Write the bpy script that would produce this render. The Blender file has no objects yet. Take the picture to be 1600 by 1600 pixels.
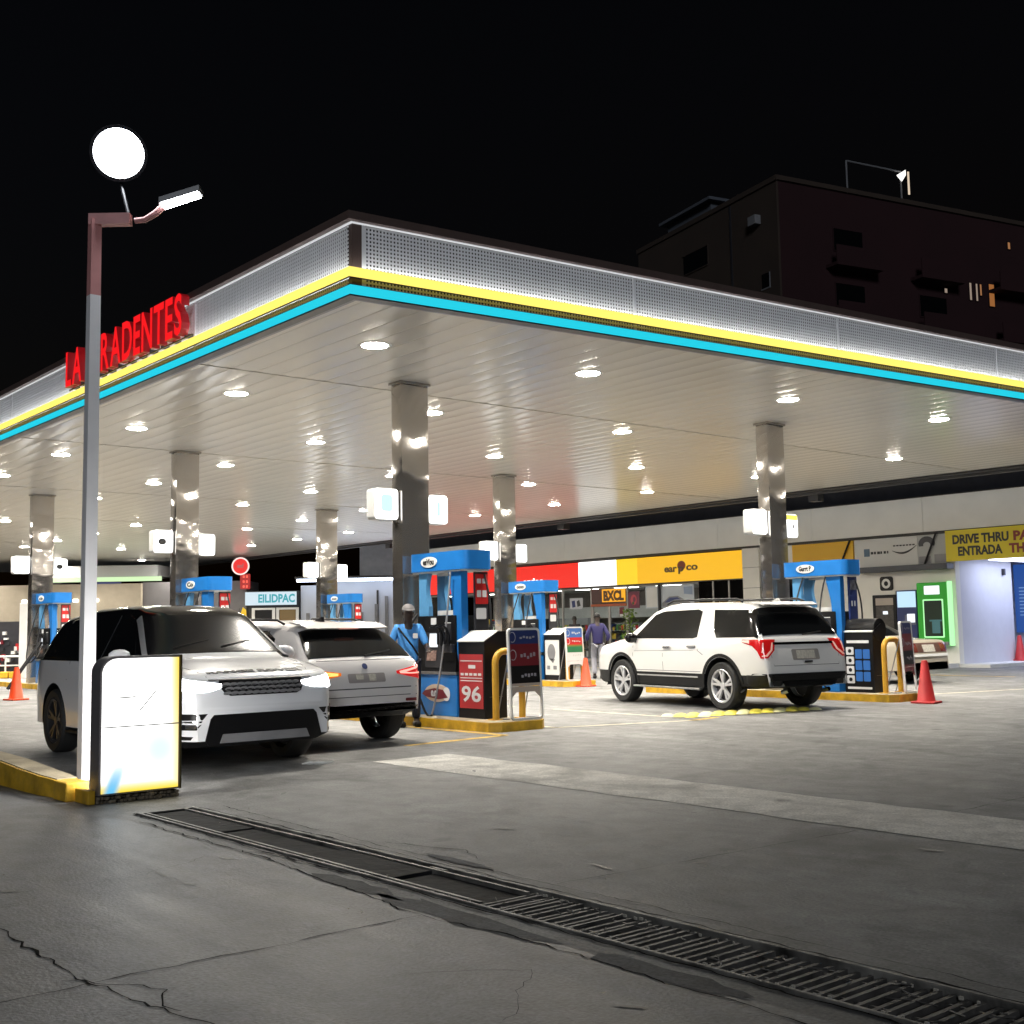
import bpy, bmesh, math, random
from mathutils import Vector, Matrix, geometry
from mathutils.bvhtree import BVHTree
random.seed(7)
PI = math.pi
S = bpy.context.scene
C = S.collection
R = math.radians
# Site frame, metres: +X runs along the front of the store (to the right), +Y towards the store, Z up.
# (0, 0) is the near corner of the canopy.

# ------------------------------------------------------------------ helpers
class MB:
    def __init__(s): s.v = []; s.f = []; s.m = []; s.cur = 0
    def add(s, vs, fs):
        n = len(s.v); s.v += [tuple(p) for p in vs]
        for f in fs: s.f.append(tuple(i + n for i in f)); s.m.append(s.cur)
        return s
    def mat(s, i): s.cur = i; return s
    def box(s, x0, x1, y0, y1, z0, z1):
        vs = [(x, y, z) for z in (z0, z1) for y in (y0, y1) for x in (x0, x1)]
        return s.add(vs, [(0, 2, 3, 1), (4, 5, 7, 6), (0, 1, 5, 4), (2, 6, 7, 3), (0, 4, 6, 2), (1, 3, 7, 5)])
    def cbox(s, x0, x1, y0, y1, z0, z1, c=.01):
        bm = bmesh.new()
        v = [bm.verts.new(p) for p in [(x, y, z) for z in (z0, z1) for y in (y0, y1) for x in (x0, x1)]]
        for f in [(0, 2, 3, 1), (4, 5, 7, 6), (0, 1, 5, 4), (2, 6, 7, 3), (0, 4, 6, 2), (1, 3, 7, 5)]: bm.faces.new([v[i] for i in f])
        bmesh.ops.bevel(bm, geom=bm.edges[:], offset=c, segments=2, affect='EDGES', profile=.5)
        bm.verts.index_update()
        s.add([p.co[:] for p in bm.verts], [[q.index for q in f.verts] for f in bm.faces]); bm.free(); return s
    def quad(s, a, b, c, d): return s.add([a, b, c, d], [(0, 1, 2, 3)])
    def poly(s, pts): return s.add(pts, [tuple(range(len(pts)))])
    def prism(s, pts, fn, d0, d1):
        """outline pts (2D) swept from depth d0 to d1; fn(u, v, d) -> xyz"""
        n = len(pts)
        s.add([fn(u, v, d0) for u, v in pts] + [fn(u, v, d1) for u, v in pts],
              [tuple(range(n))[::-1], tuple(range(n, 2 * n))] + [(i, (i + 1) % n, n + (i + 1) % n, n + i) for i in range(n)])
        return s
    def tube(s, path, r, k=8, cap=True):
        path = [Vector(p) for p in path]; n = len(path); rings = []
        rr = r if isinstance(r, (list, tuple)) else [r] * n
        ref = None
        for i, p in enumerate(path):
            t = (path[min(i + 1, n - 1)] - path[max(i - 1, 0)]).normalized()
            if ref is None: ref = Vector((0, 0, 1)) if abs(t.z) < .9 else Vector((1, 0, 0))
            a = t.cross(ref)
            if a.length < 1e-5: a = t.orthogonal()
            a.normalize(); b = a.cross(t).normalized(); ref = b
            rings.append([p + (a * math.cos(2 * PI * j / k) + b * math.sin(2 * PI * j / k)) * rr[i] for j in range(k)])
        vs = [v for q in rings for v in q]
        fs = [(i * k + j, i * k + (j + 1) % k, (i + 1) * k + (j + 1) % k, (i + 1) * k + j) for i in range(n - 1) for j in range(k)]
        if cap: fs += [tuple(range(k))[::-1], tuple(range((n - 1) * k, n * k))]
        return s.add(vs, fs)
    def lathe(s, prof, k=24, fn=lambda r, h, a: (r * math.cos(a), r * math.sin(a), h), closed=False):
        n = len(prof)
        vs = [fn(r, h, 2 * PI * j / k) for r, h in prof for j in range(k)]
        m = n if closed else n - 1
        fs = [(i * k + j, i * k + (j + 1) % k, ((i + 1) % n) * k + (j + 1) % k, ((i + 1) % n) * k + j) for i in range(m) for j in range(k)]
        return s.add(vs, fs)
    def build(s, name, mats, parent=None, smooth=None, loc=None, rz=None):
        me = bpy.data.meshes.new(name); me.from_pydata(s.v, [], s.f)
        for m in (mats if isinstance(mats, (list, tuple)) else [mats]): me.materials.append(m)
        if any(s.m): me.polygons.foreach_set('material_index', s.m)
        bm = bmesh.new(); bm.from_mesh(me); bmesh.ops.recalc_face_normals(bm, faces=bm.faces[:]); bm.to_mesh(me); bm.free()
        if smooth:
            me.polygons.foreach_set('use_smooth', [True] * len(me.polygons)); me.set_sharp_from_angle(angle=R(smooth))
        o = bpy.data.objects.new(name, me); C.objects.link(o)
        if parent: o.parent = parent
        if loc is not None: o.location = loc
        if rz is not None: o.rotation_euler.z = rz
        return o

def tag(o, label=None, cat=None, group=None, kind=None):
    if label: o['label'] = label
    if cat: o['category'] = cat
    if group: o['group'] = group
    if kind: o['kind'] = kind
    return o
def thing(name, label, cat, loc=(0, 0, 0), rz=0, group=None):
    o = bpy.data.objects.new(name, None); C.objects.link(o); o.empty_display_size = .2
    o.location = loc; o.rotation_euler = (0, 0, rz)
    return tag(o, label, cat, group)
def copy_tree(o, parent=None):
    c = o.copy(); C.objects.link(c)
    if parent: c.parent = parent
    for ch in list(o.children): copy_tree(ch, c)
    return c
def rrect(x0, x1, y0, y1, r, k=5, corners=(1, 1, 1, 1)):
    out = []
    for (cx, cy, a0, on, px, py) in ((x1 - r, y1 - r, 0, corners[0], x1, y1), (x0 + r, y1 - r, 90, corners[1], x0, y1), (x0 + r, y0 + r, 180, corners[2], x0, y0), (x1 - r, y0 + r, 270, corners[3], x1, y0)):
        if on: out += [(cx + r * math.cos(R(a0 + 90 * i / k)), cy + r * math.sin(R(a0 + 90 * i / k))) for i in range(k + 1)]
        else: out.append((px, py))
    return out
def ell(cx, cy, rx, ry, k=28): return [(cx + rx * math.cos(2 * PI * i / k), cy + ry * math.sin(2 * PI * i / k)) for i in range(k)]
def bez(p0, p1, p2, p3, n=14):
    p0, p1, p2, p3 = map(Vector, (p0, p1, p2, p3))
    return [((1 - t) ** 3) * p0 + 3 * t * (1 - t) ** 2 * p1 + 3 * t * t * (1 - t) * p2 + t ** 3 * p3 for t in [i / n for i in range(n + 1)]]

def text_mesh(txt, size, ext=.0, bold=0., sx=1.):
    cu = bpy.data.curves.new('lettering', 'FONT'); cu.body = txt; cu.size = size; cu.extrude = ext; cu.offset = bold; cu.resolution_u = 3
    o = bpy.data.objects.new('lettering', cu); C.objects.link(o)
    dg = bpy.context.evaluated_depsgraph_get(); ev = o.evaluated_get(dg); me = ev.to_mesh()
    vs = [(v.co.x * sx, v.co.y, v.co.z) for v in me.vertices]; fs = [tuple(p.vertices) for p in me.polygons]
    ev.to_mesh_clear(); bpy.data.objects.remove(o); bpy.data.curves.remove(cu)
    return vs, fs
def put_text(mb, txt, size, fn, ext=.004, bold=0., sx=1., w=None, center=True):
    """fn(u, v, d): u right, v up, d outwards"""
    vs, fs = text_mesh(txt, size, ext, bold, sx)
    x0, x1 = min(v[0] for v in vs), max(v[0] for v in vs)
    k = (w / (x1 - x0)) if w else 1
    c = (x0 + x1) / 2 if center else x0
    mb.add([fn((v[0] - c) * k, v[1], v[2]) for v in vs], fs)
    return (x1 - x0) * k

# ------------------------------------------------------------------ materials
def mat(name, col, rough=.5, metal=0., var=0., vs=4., bump=0., bs=40., coat=0., emit=None, es=0., spec=.5, stretch=None, rvar=0.):
    m = bpy.data.materials.new(name); m.use_nodes = True; nt = m.node_tree; b = nt.nodes['Principled BSDF']
    b.inputs['Base Color'].default_value = (*col, 1); b.inputs['Roughness'].default_value = rough; b.inputs['Metallic'].default_value = metal
    b.inputs['Specular IOR Level'].default_value = spec
    b.inputs['Coat Weight'].default_value = coat; b.inputs['Coat Roughness'].default_value = .04
    if emit: b.inputs['Emission Color'].default_value = (*emit, 1); b.inputs['Emission Strength'].default_value = es
    L = nt.links; co = None
    if var or bump or rvar:
        tc = nt.nodes.new('ShaderNodeTexCoord'); co = tc.outputs['Object']
        if stretch:
            mp = nt.nodes.new('ShaderNodeMapping'); mp.inputs['Scale'].default_value = stretch; L.new(co, mp.inputs['Vector']); co = mp.outputs['Vector']
    if var or rvar:
        n = nt.nodes.new('ShaderNodeTexNoise'); n.inputs['Scale'].default_value = vs; n.inputs['Detail'].default_value = 6; L.new(co, n.inputs['Vector'])
        if var:
            r = nt.nodes.new('ShaderNodeValToRGB'); L.new(n.outputs['Fac'], r.inputs['Fac'])
            r.color_ramp.elements[0].position = .3; r.color_ramp.elements[1].position = .72
            r.color_ramp.elements[0].color = (*[c * (1 - var) for c in col], 1); r.color_ramp.elements[1].color = (*[min(1, c * (1 + var)) for c in col], 1)
            L.new(r.outputs['Color'], b.inputs['Base Color'])
        if rvar:
            mr = nt.nodes.new('ShaderNodeMapRange'); mr.inputs['To Min'].default_value = max(.02, rough - rvar); mr.inputs['To Max'].default_value = rough + rvar
            L.new(n.outputs['Fac'], mr.inputs['Value']); L.new(mr.outputs['Result'], b.inputs['Roughness'])
    if bump:
        n2 = nt.nodes.new('ShaderNodeTexNoise'); n2.inputs['Scale'].default_value = bs; n2.inputs['Detail'].default_value = 4; L.new(co, n2.inputs['Vector'])
        bp = nt.nodes.new('ShaderNodeBump'); bp.inputs['Strength'].default_value = bump; bp.inputs['Distance'].default_value = .02
        L.new(n2.outputs['Fac'], bp.inputs['Height']); L.new(bp.outputs['Normal'], b.inputs['Normal'])
    return m
def emitter(name, col, es): return mat(name, (.02, .02, .02), .6, emit=col, es=es)

WARM = (1., .94, .835)
m_white = mat('white paint', (.72, .72, .70), .4, var=.05)
m_cream = mat('cream cladding', (.82, .80, .74), .5, var=.04, vs=1.5)
m_dark = mat('dark metal', (.03, .03, .035), .4, var=.2)
m_black = mat('black plastic', (.005, .005, .006), .4, spec=.3)
m_rubber = mat('rubber', (.012, .012, .012), .75, bump=.1)
m_grey = mat('grey metal', (.22, .22, .23), .4, var=.1)
m_brown = mat('bronze brown metal', (.09, .062, .055), .45, var=.1)
m_steel = mat('galvanised steel', (.42, .42, .42), .35, 1., var=.15, vs=12)
m_yellow = mat('yellow kerb paint', (.62, .36, .02), .55, var=.35, vs=5, bump=.25, bs=25)
m_pipe = mat('yellow pipe paint', (.62, .34, .03), .4, var=.12)
m_kerbtop = mat('worn kerb concrete', (.36, .30, .20), .7, var=.3, bump=.3)
m_blue = mat('pump blue', (.015, .17, .52), .3, var=.06, coat=.3)
m_lblue = mat('pump light blue', (.10, .30, .55), .3, var=.1)
m_dblue = mat('navy', (.02, .035, .14), .4)
m_red = mat('sign red', (.55, .02, .02), .4)
m_maroon = mat('maroon', (.16, .012, .02), .4)
m_orange = mat('cone orange', (.75, .07, .015), .45, var=.12)
m_taupe = mat('taupe', (.42, .36, .31), .5)
m_screen = emitter('lit screen', (.9, .95, 1.), 1.1)
m_wtxt = mat('white lettering', (.75, .75, .75), .5)
m_btxt = mat('black lettering', (.02, .02, .02), .5)
m_chrome = mat('chrome', (.75, .75, .76), .12, 1.)

# stainless steel column cladding, oil-canned so that reflections wave
m_stain = mat('stainless cladding', (.50, .47, .44), .15, .92)
m_stain.node_tree.nodes['Principled BSDF'].inputs['Anisotropic'].default_value = .96
nt = m_stain.node_tree; tg_ = nt.nodes.new('ShaderNodeTangent'); tg_.direction_type = 'RADIAL'; tg_.axis = 'Z'; nt.links.new(tg_.outputs[0], nt.nodes['Principled BSDF'].inputs['Tangent']); tc = nt.nodes.new('ShaderNodeTexCoord'); n = nt.nodes.new('ShaderNodeTexNoise'); mp = nt.nodes.new('ShaderNodeMapping')
mp.inputs['Scale'].default_value = (.9, .9, 1.5); n.inputs['Scale'].default_value = 1.5; n.inputs['Detail'].default_value = 1.5
bp = nt.nodes.new('ShaderNodeBump'); bp.inputs['Strength'].default_value = .34; bp.inputs['Distance'].default_value = .05
nt.links.new(tc.outputs['Object'], mp.inputs[0]); nt.links.new(mp.outputs[0], n.inputs['Vector']); nt.links.new(n.outputs['Fac'], bp.inputs['Height'])
nt.links.new(bp.outputs['Normal'], nt.nodes['Principled BSDF'].inputs['Normal'])

def ground_mat(name, c0, c1, rough, streak=.25, seed=0.):
    m = bpy.data.materials.new(name); m.use_nodes = True; nt = m.node_tree; L = nt.links; b = nt.nodes['Principled BSDF']
    N = nt.nodes.new
    tc = N('ShaderNodeTexCoord'); mp = N('ShaderNodeMapping'); mp.inputs['Location'].default_value = (seed, seed * 2, 0); L.new(tc.outputs['Object'], mp.inputs[0])
    big = N('ShaderNodeTexNoise'); big.inputs['Scale'].default_value = .35; big.inputs['Detail'].default_value = 8; big.inputs['Roughness'].default_value = .62; L.new(mp.outputs[0], big.inputs['Vector'])
    mp2 = N('ShaderNodeMapping'); mp2.inputs['Scale'].default_value = (.22, 1.6, 1); mp2.inputs['Rotation'].default_value = (0, 0, .1); L.new(mp.outputs[0], mp2.inputs[0])
    st = N('ShaderNodeTexNoise'); st.inputs['Scale'].default_value = 1.1; st.inputs['Detail'].default_value = 7; st.inputs['Roughness'].default_value = .7; L.new(mp2.outputs[0], st.inputs['Vector'])
    fine = N('ShaderNodeTexNoise'); fine.inputs['Scale'].default_value = 55; fine.inputs['Detail'].default_value = 5; L.new(mp.outputs[0], fine.inputs['Vector'])
    spot = N('ShaderNodeTexVoronoi'); spot.inputs['Scale'].default_value = .9; L.new(mp.outputs[0], spot.inputs['Vector'])
    r = N('ShaderNodeValToRGB'); r.color_ramp.elements[0].position = .32; r.color_ramp.elements[1].position = .68
    r.color_ramp.elements[0].color = (*c0, 1); r.color_ramp.elements[1].color = (*c1, 1); L.new(big.outputs['Fac'], r.inputs['Fac'])
    def mul(a, fac_out, lo, hi, pmin, pmax):
        mr = N('ShaderNodeMapRange'); mr.inputs['From Min'].default_value = pmin; mr.inputs['From Max'].default_value = pmax; mr.inputs['To Min'].default_value = lo; mr.inputs['To Max'].default_value = hi
        L.new(fac_out, mr.inputs['Value'])
        mx = N('ShaderNodeMix'); mx.data_type = 'RGBA'; mx.blend_type = 'MULTIPLY'; mx.inputs['Factor'].default_value = 1
        L.new(a, mx.inputs['A']); L.new(mr.outputs['Result'], mx.inputs['B']); return mx.outputs['Result']
    c = mul(r.outputs['Color'], st.outputs['Fac'], 1 - streak, 1 + streak, .33, .67)
    c = mul(c, fine.outputs['Fac'], .72, 1.28, .3, .7)
    c = mul(c, spot.outputs['Distance'], .45, 1., .03, .10)
    med = N('ShaderNodeTexNoise'); med.inputs['Scale'].default_value = 3.2; med.inputs['Detail'].default_value = 9; med.inputs['Roughness'].default_value = .72; med.inputs['Distortion'].default_value = .6; L.new(mp.outputs[0], med.inputs['Vector'])
    c = mul(c, med.outputs['Fac'], .70, 1.22, .36, .62)
    oil = N('ShaderNodeTexNoise'); oil.inputs['Scale'].default_value = .8; oil.inputs['Detail'].default_value = 5; oil.inputs['Distortion'].default_value = 1.2; mp3 = N('ShaderNodeMapping'); mp3.inputs['Location'].default_value = (3.1 + seed, 7.7, 0); L.new(tc.outputs['Object'], mp3.inputs[0]); L.new(mp3.outputs[0], oil.inputs['Vector'])
    c = mul(c, oil.outputs['Fac'], 1., .62, .56, .68)
    grit = N('ShaderNodeTexVoronoi'); grit.inputs['Scale'].default_value = 38; L.new(mp.outputs[0], grit.inputs['Vector'])
    c = mul(c, grit.outputs['Distance'], .72, 1.06, .05, .35)
    L.new(c, b.inputs['Base Color']); b.inputs['Specular IOR Level'].default_value = .35
    mr = N('ShaderNodeMapRange'); mr.inputs['To Min'].default_value = rough - .2; mr.inputs['To Max'].default_value = rough + .15; L.new(st.outputs['Fac'], mr.inputs['Value']); L.new(mr.outputs['Result'], b.inputs['Roughness'])
    ad = N('ShaderNodeMath'); ad.operation = 'MULTIPLY_ADD'; ad.inputs[1].default_value = .45; L.new(fine.outputs['Fac'], ad.inputs[0]); L.new(st.outputs['Fac'], ad.inputs[2])
    bp = N('ShaderNodeBump'); bp.inputs['Strength'].default_value = .5; bp.inputs['Distance'].default_value = .014; L.new(ad.outputs[0], bp.inputs['Height']); L.new(bp.outputs['Normal'], b.inputs['Normal'])
    return m
m_ground = ground_mat('yard concrete', (.135, .133, .13), (.23, .227, .22), .62, .34)
m_apron = ground_mat('old apron concrete', (.066, .070, .079), (.125, .131, .145), .48, .45, 5.)
m_strip = ground_mat('pale concrete strip', (.50, .485, .45), (.62, .60, .56), .75, .12, 9.)
m_crack = mat('crack filler', (.008, .008, .008), .9, spec=.05)
m_line = mat('worn road paint', (.55, .50, .36), .6, var=.35, vs=8)
m_yline = mat('worn yellow road paint', (.55, .36, .06), .6, var=.4, vs=8)

# ------------------------------------------------------------------ ground, drain, cracks, markings
DR = (2.2, 13.0, -3.37, -2.92)          # the drain's opening in the concrete
g = MB(); E = 260
xs = [-E, DR[0], DR[1], E]; ys = [-E, DR[2], DR[3], E]
for i in range(3):
    for j in range(3):
        if (i, j) != (1, 1): g.quad((xs[i], ys[j], 0), (xs[i + 1], ys[j], 0), (xs[i + 1], ys[j + 1], 0), (xs[i], ys[j + 1], 0))
tag(g.build('ground', m_ground), kind='structure')
g = MB().poly([(-3.0, -3.62, .004), (1.9, -3.72, .004), (2.4, -3.56, .004), (13, -3.56, .004), (13, -16, .004), (-3, -16, .004)])
tag(g.build('apron_slab', m_apron), kind='structure')
rng = random.Random(3)
def ragged(x0, x1, ya, yb, step=.25, amp=.02, z=.004):
    top, bot = [], []; x = x0
    while x < x1: top.append((x, yb + rng.uniform(-amp, amp), z)); bot.append((x, ya + rng.uniform(-amp, amp), z)); x += step
    return bot, top
b_, t_ = ragged(.5, 40, -.10, .93, .3, .025)
g = MB()
for i in range(len(b_) - 1): g.quad(b_[i], b_[i + 1], t_[i + 1], t_[i])
tag(g.build('concrete_strip', m_strip), kind='structure')

def crack(pts, w, amp=.03, step=.05, z=.007):
    mb = MB(); path = []; jx = jy = 0.
    for (x0, y0), (x1, y1) in zip(pts[:-1], pts[1:]):
        n = max(2, int(math.hypot(x1 - x0, y1 - y0) / step))
        for i in range(n):
            t = i / n; jx = jx * .72 + rng.uniform(-amp, amp) * .55; jy = jy * .72 + rng.uniform(-amp, amp) * .55; path.append((x0 + (x1 - x0) * t + jx, y0 + (y1 - y0) * t + jy))
    path.append(pts[-1])
    L_, R_ = [], []; wd = [rng.choice((.1, .25, .4, .5, .6, .8, 1.3)) for _ in path]; wd = [(wd[max(i - 1, 0)] + wd[i] + wd[min(i + 1, len(wd) - 1)]) / 3 for i in range(len(wd))]
    for i, p in enumerate(path):
        a = path[max(i - 1, 0)]; b = path[min(i + 1, len(path) - 1)]; d = Vector((b[0] - a[0], b[1] - a[1])).normalized(); q = w * wd[i] * .17
        L_.append((p[0] - d.y * q, p[1] + d.x * q, z)); R_.append((p[0] + d.y * q, p[1] - d.x * q, z))
    for i in range(len(path) - 1): mb.quad(L_[i], R_[i], R_[i + 1], L_[i + 1])
    return mb
cr = MB()
for pts, w, amp in [([(6.37, -12), (6.42, -3.7)], .035, .02), ([(6.36, -2.75), (6.4, -2.1), (6.55, -.12)], .03, .012), ([(6.6, .95), (6.66, 9)], .028, .012),
                    ([(2.6, -5.28), (5.2, -5.3), (6.3, -5.33), (7.2, -5.18), (10, -5.2)], .05, .035), ([(6.3, -5.36), (6.7, -5.12), (7.0, -5.2)], .03, .05),
                    ([(1.75, -2.3), (1.8, 1.0)], .02, .02), ([(1.9, 1.0), (2.0, 6), (2.0, 14)], .02, .02), ([(2.3, -2.72), (5, -2.79), (7, -2.76), (11, -2.78)], .035, .022),
                    ([(2.6, -3.52), (5.2, -3.56), (6.3, -3.70), (7.2, -3.62), (9, -3.66), (11, -3.64)], .045, .03), ([(4.2, -3.7), (4.5, -4.3), (4.4, -5.2)], .012, .04), ([(2.15, -3.41), (5, -3.42), (8, -3.41), (12, -3.42)], .07, .02), ([(2.15, -2.88), (5, -2.87), (8, -2.88), (12, -2.87)], .06, .02),
                    ([(7.2, -4.3), (7.5, -3.9), (7.9, -4.4)], .012, .04), ([(6.0, -1.6), (6.05, -.9), (6.5, -.1)], .012, .03), ([(4.6, -2.7), (5.2, -2.5), (5.5, -2.62)], .05, .03),
                    ([(9.2, -3.9), (9.3, -6)], .02, .03), ([(-6, 2.0), (1, 2.1)], .012, .02), ([(2.2, 5.0), (6, 5.05)], .012, .02)]:
    m_ = crack(pts, w, amp); cr.add(m_.v, m_.f)
tag(cr.build('pavement_cracks', m_crack), kind='structure')
# spalled patches beside the drain
pt = MB()
for cx, cy, rx, ry in [(5.6, -3.56, .5, .09), (6.6, -3.58, .7, .12), (7.9, -3.56, .5, .09), (5.45, -2.74, .35, .05)]:
    pt.poly([(cx + rx * math.cos(a) * rng.uniform(.7, 1.1), cy + ry * math.sin(a) * rng.uniform(.6, 1.1), .0055) for a in [2 * PI * i / 22 for i in range(22)]])
tag(pt.build('pavement_patch', ground_mat('dark patch mortar', (.06, .062, .066), (.12, .122, .128), .75, .3, 2.)), kind='structure')
# small dark drips and tyre-scuff flecks on the slabs
dk = MB()
for i in range(70):
    x, y = rng.uniform(1.5, 10), rng.uniform(-6.2, 5); L_ = rng.uniform(.02, .12); a = rng.gauss(.15, .5); w_ = rng.uniform(.008, .03)
    pts_ = [(L_ * math.cos(t) * rng.uniform(.7, 1.2), w_ * math.sin(t) * rng.uniform(.6, 1.3)) for t in [2 * PI * k / 9 for k in range(9)]]
    dk.poly([(x + u * math.cos(a) - v * math.sin(a), y + u * math.sin(a) + v * math.cos(a), .0075) for u, v in pts_])
tag(dk.build('oil_drips', mat('oil drip', (.03, .03, .031), .45)), kind='structure')
# scattered leaves and litter
lt = MB()
for i in range(46):
    x, y = rng.uniform(2.5, 9.5), rng.uniform(-6, 0); s_ = rng.uniform(.006, .018); a = rng.uniform(0, PI)
    lt.poly([(x + s_ * math.cos(a + t) * (1 if k % 2 else .5), y + s_ * math.sin(a + t), .010 + .004 * (k % 2)) for k, t in enumerate((0, 1.4, 3.1, 4.6))])
tag(lt.build('litter_specks', mat('pale litter', (.4, .38, .32), .8)), 'pale specks of litter and leaf scattered on the dark concrete', 'litter', kind='stuff')

dr = thing('trench_drain', 'long steel trench drain with rusty bar grating crossing the dark concrete', 'drain')
mp_ = MB().box(DR[0], DR[1], DR[2], DR[2] + .004, -.14, -.001).box(DR[0], DR[1], DR[3] - .004, DR[3], -.14, -.001)
mp_.box(DR[0], DR[1], DR[2], DR[3], -.16, -.14).box(DR[0], DR[0] + .004, DR[2], DR[3], -.14, -.001).build('channel', m_crack, dr)
m_rail = mat('worn steel angle', (.22, .21, .19), .5, .4, var=.85, vs=5, bump=.3)
fr = MB()
for y0, y1 in ((DR[2] - .012, DR[2] + .012), (DR[3] - .012, DR[3] + .012)): fr.cbox(DR[0] - .03, DR[1], y0, y1, -.05, .014, .006)
fr.cbox(DR[0] - .02, DR[0], DR[2] - .012, DR[3] + .012, -.05, .008, .004)
for y0, y1 in ((DR[2] + .055, DR[2] + .075), (DR[3] - .075, DR[3] - .055)): fr.box(DR[0], 6.4, y0, y1, -.04, .006)
fr.build('frame', m_rail, dr)
m_plate = mat('dirty cover plate', (.018, .018, .019), .7, 0., var=.6, vs=3, bump=.5, bs=12, spec=.08)
for x0, x1, tz in ((2.22, 3.38, 0), (3.40, 4.58, -.008), (4.60, 5.55, .004), (5.57, 6.36, -.012)):
    MB().cbox(x0, x1, DR[2] + .03, DR[3] - .03, -.035 + tz, -.006 + tz, .004).build('cover_plate', m_plate, dr)
gr = MB(); x = 6.4
while x < 12.9:
    dz = rng.uniform(-.006, .004)
    gr.box(x, x + .020, DR[2] + .024, DR[3] - .024, -.05 + dz, -.004 + dz); x += .060
gr.box(6.38, 12.9, -3.26, -3.25, -.04, -.012).box(6.38, 12.9, -3.04, -3.03, -.04, -.012)
for i in range(60):
    x = rng.uniform(6.4, 9.5); y = rng.uniform(DR[2] + .04, DR[3] - .04); gr.tube([(x, y, -.004), (x + rng.uniform(-.1, .1), y + rng.uniform(-.05, .05), .002)], rng.uniform(.002, .004), 4)
gr.build('grate', mat('rusty grate bars', (.10, .094, .088), .55, .3, var=.5, vs=9), dr)
lv = MB()
for i in range(70):
    x = rng.choice((rng.uniform(4.6, 6.4), rng.uniform(6.4, 9))); y = rng.choice((DR[2] + .045, DR[3] - .05)) + rng.uniform(-.012, .012); s_ = rng.uniform(.008, .02)
    lv.box(x, x + s_, y, y + s_ * .6, -.008, .004)
lv.build('grit', mat('pale grit', (.45, .42, .36), .8), dr)

# paint lines on the forecourt
pl = MB()
def stripe(mb, a, b, w=.1, z=.004):
    d = Vector((b[0] - a[0], b[1] - a[1])).normalized() * w / 2
    mb.quad((a[0] - d.y, a[1] + d.x, z), (a[0] + d.y, a[1] - d.x, z), (b[0] + d.y, b[1] - d.x, z), (b[0] - d.y, b[1] + d.x, z))
for a, b in [((-3.9, 6.46), (-1.1, 6.38)), ((-1.15, 3.95), (-.42, 6.2)), ((-3.9, 4.1), (-1.1, 4.0)), ((-4.6, 13.6), (-1, 13.5)), ((-1, 13.5), (-.4, 16)), ((-9, 6.6), (-5, 6.5)), ((2.6, 17.2), (7, 17.0))]: stripe(pl, a, b)
tag(pl.build('road_markings', m_line), kind='structure')
pl = MB()
for a, b in [((-.66, 1.15), (-.78, 2.8)), ((-4, 2.75), (-.75, 2.8)), ((-.46, 6.05), (-.56, 6.75)), ((-20, 20.9), (-3, 20.6))]: stripe(pl, a, b, .12)
tag(pl.build('yellow_road_markings', m_yline), kind='structure')

# yellow lumpy speed bump under the rear of the white SUV
sb = thing('speed_bump', 'low yellow and white studded speed bump behind the white black-trimmed SUV', 'speed bump')
m_bumpy = mat('reflective yellow', (.80, .68, .10), .35, var=.3, vs=9); m_bumpw = mat('reflective pale yellow', (.85, .82, .45), .35)
for k in range(33):
    row, i = k % 3, k // 3
    cx, cy = -1.25 + i * .055 + row * .19, 6.42 + i * .235 + row * .05
    MB().lathe([(.0001, .045), (.06, .040), (.11, .026), (.135, .004)], 12, lambda r, h, a: (r * .80 * math.cos(a), r * math.sin(a) * .8, h)).build('stud', m_bumpw if (i + row) % 3 == 0 else m_bumpy, sb, 40, (cx, cy, .002))
def striped_bump(a, b):
    o = thing('speed_bump', 'yellow and black striped speed bump on the drive-thru lane', 'speed bump')
    n = 12
    for k in range(n):
        t0, t1 = k / n, (k + 1) / n
        MB().cbox(a[0] + (b[0] - a[0]) * t0, a[0] + (b[0] - a[0]) * t1 - .005, a[1] - .15, a[1] + .15, .0, .05, .015).build('segment', m_bumpy if k % 2 else m_black, o)
striped_bump((-1.0, 19.3), (4.5, 19.3))

# ------------------------------------------------------------------ canopy
UR = Vector((.10654, .99431)); WR = 22.4; AL = -64.
m_ceil = mat('canopy soffit panels', (.92, .88, .80), .20, var=.03, vs=.4, spec=.5)
can = thing('canopy', 'huge flat petrol station canopy with pale panelled soffit and lit yellow and blue edge', 'canopy')
sl = MB(); p = .40; n = int(WR / p)
for i in range(n):
    y0 = i * p; k = 5
    prof = [(y0 + .006 + (p - .012) * t / k, 5.3 - .007 * math.sin(PI * t / k)) for t in range(k + 1)]
    prof = [(y0, 5.306)] + prof + [(y0 + p, 5.306)]
    for (ya, za), (yb, zb) in zip(prof[:-1], prof[1:]):
        sl.quad((AL, ya, za), (UR.x / UR.y * ya, ya, za), (UR.x / UR.y * yb, yb, zb), (AL, yb, zb))
so = sl.build('soffit', m_ceil, can, 60)
se = MB()
for x in (-4.6, -12.6, -20.6, -28.6): se.box(x, x + .025, .05, WR - .6, 5.288, 5.2965)
se.build('soffit_joint', mat('soffit joint', (.42, .38, .32), .5), can)
tp = MB().prism([(AL, .3), (.0, .3), (UR.x / UR.y * WR - .3, WR - .3), (AL, WR - .3)], lambda u, v, d: (u, v, d), 5.35, 6.1)
tp.build('roof_deck', m_dark, can)
# edge beams on the store side
bb = MB().box(AL, 2.2, WR - .05, WR + .12, 5.2, 5.75).box(AL, 2.2, WR - .30, WR - .05, 5.27, 5.32)
for x in (-33, -21.5, -10.2): bb.box(x, x + .35, WR + .2, WR + .5, 5.02, 5.8)
bb.build('rear_beam', mat('dark steel beam', (.05, .05, .055), .5), can)

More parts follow.
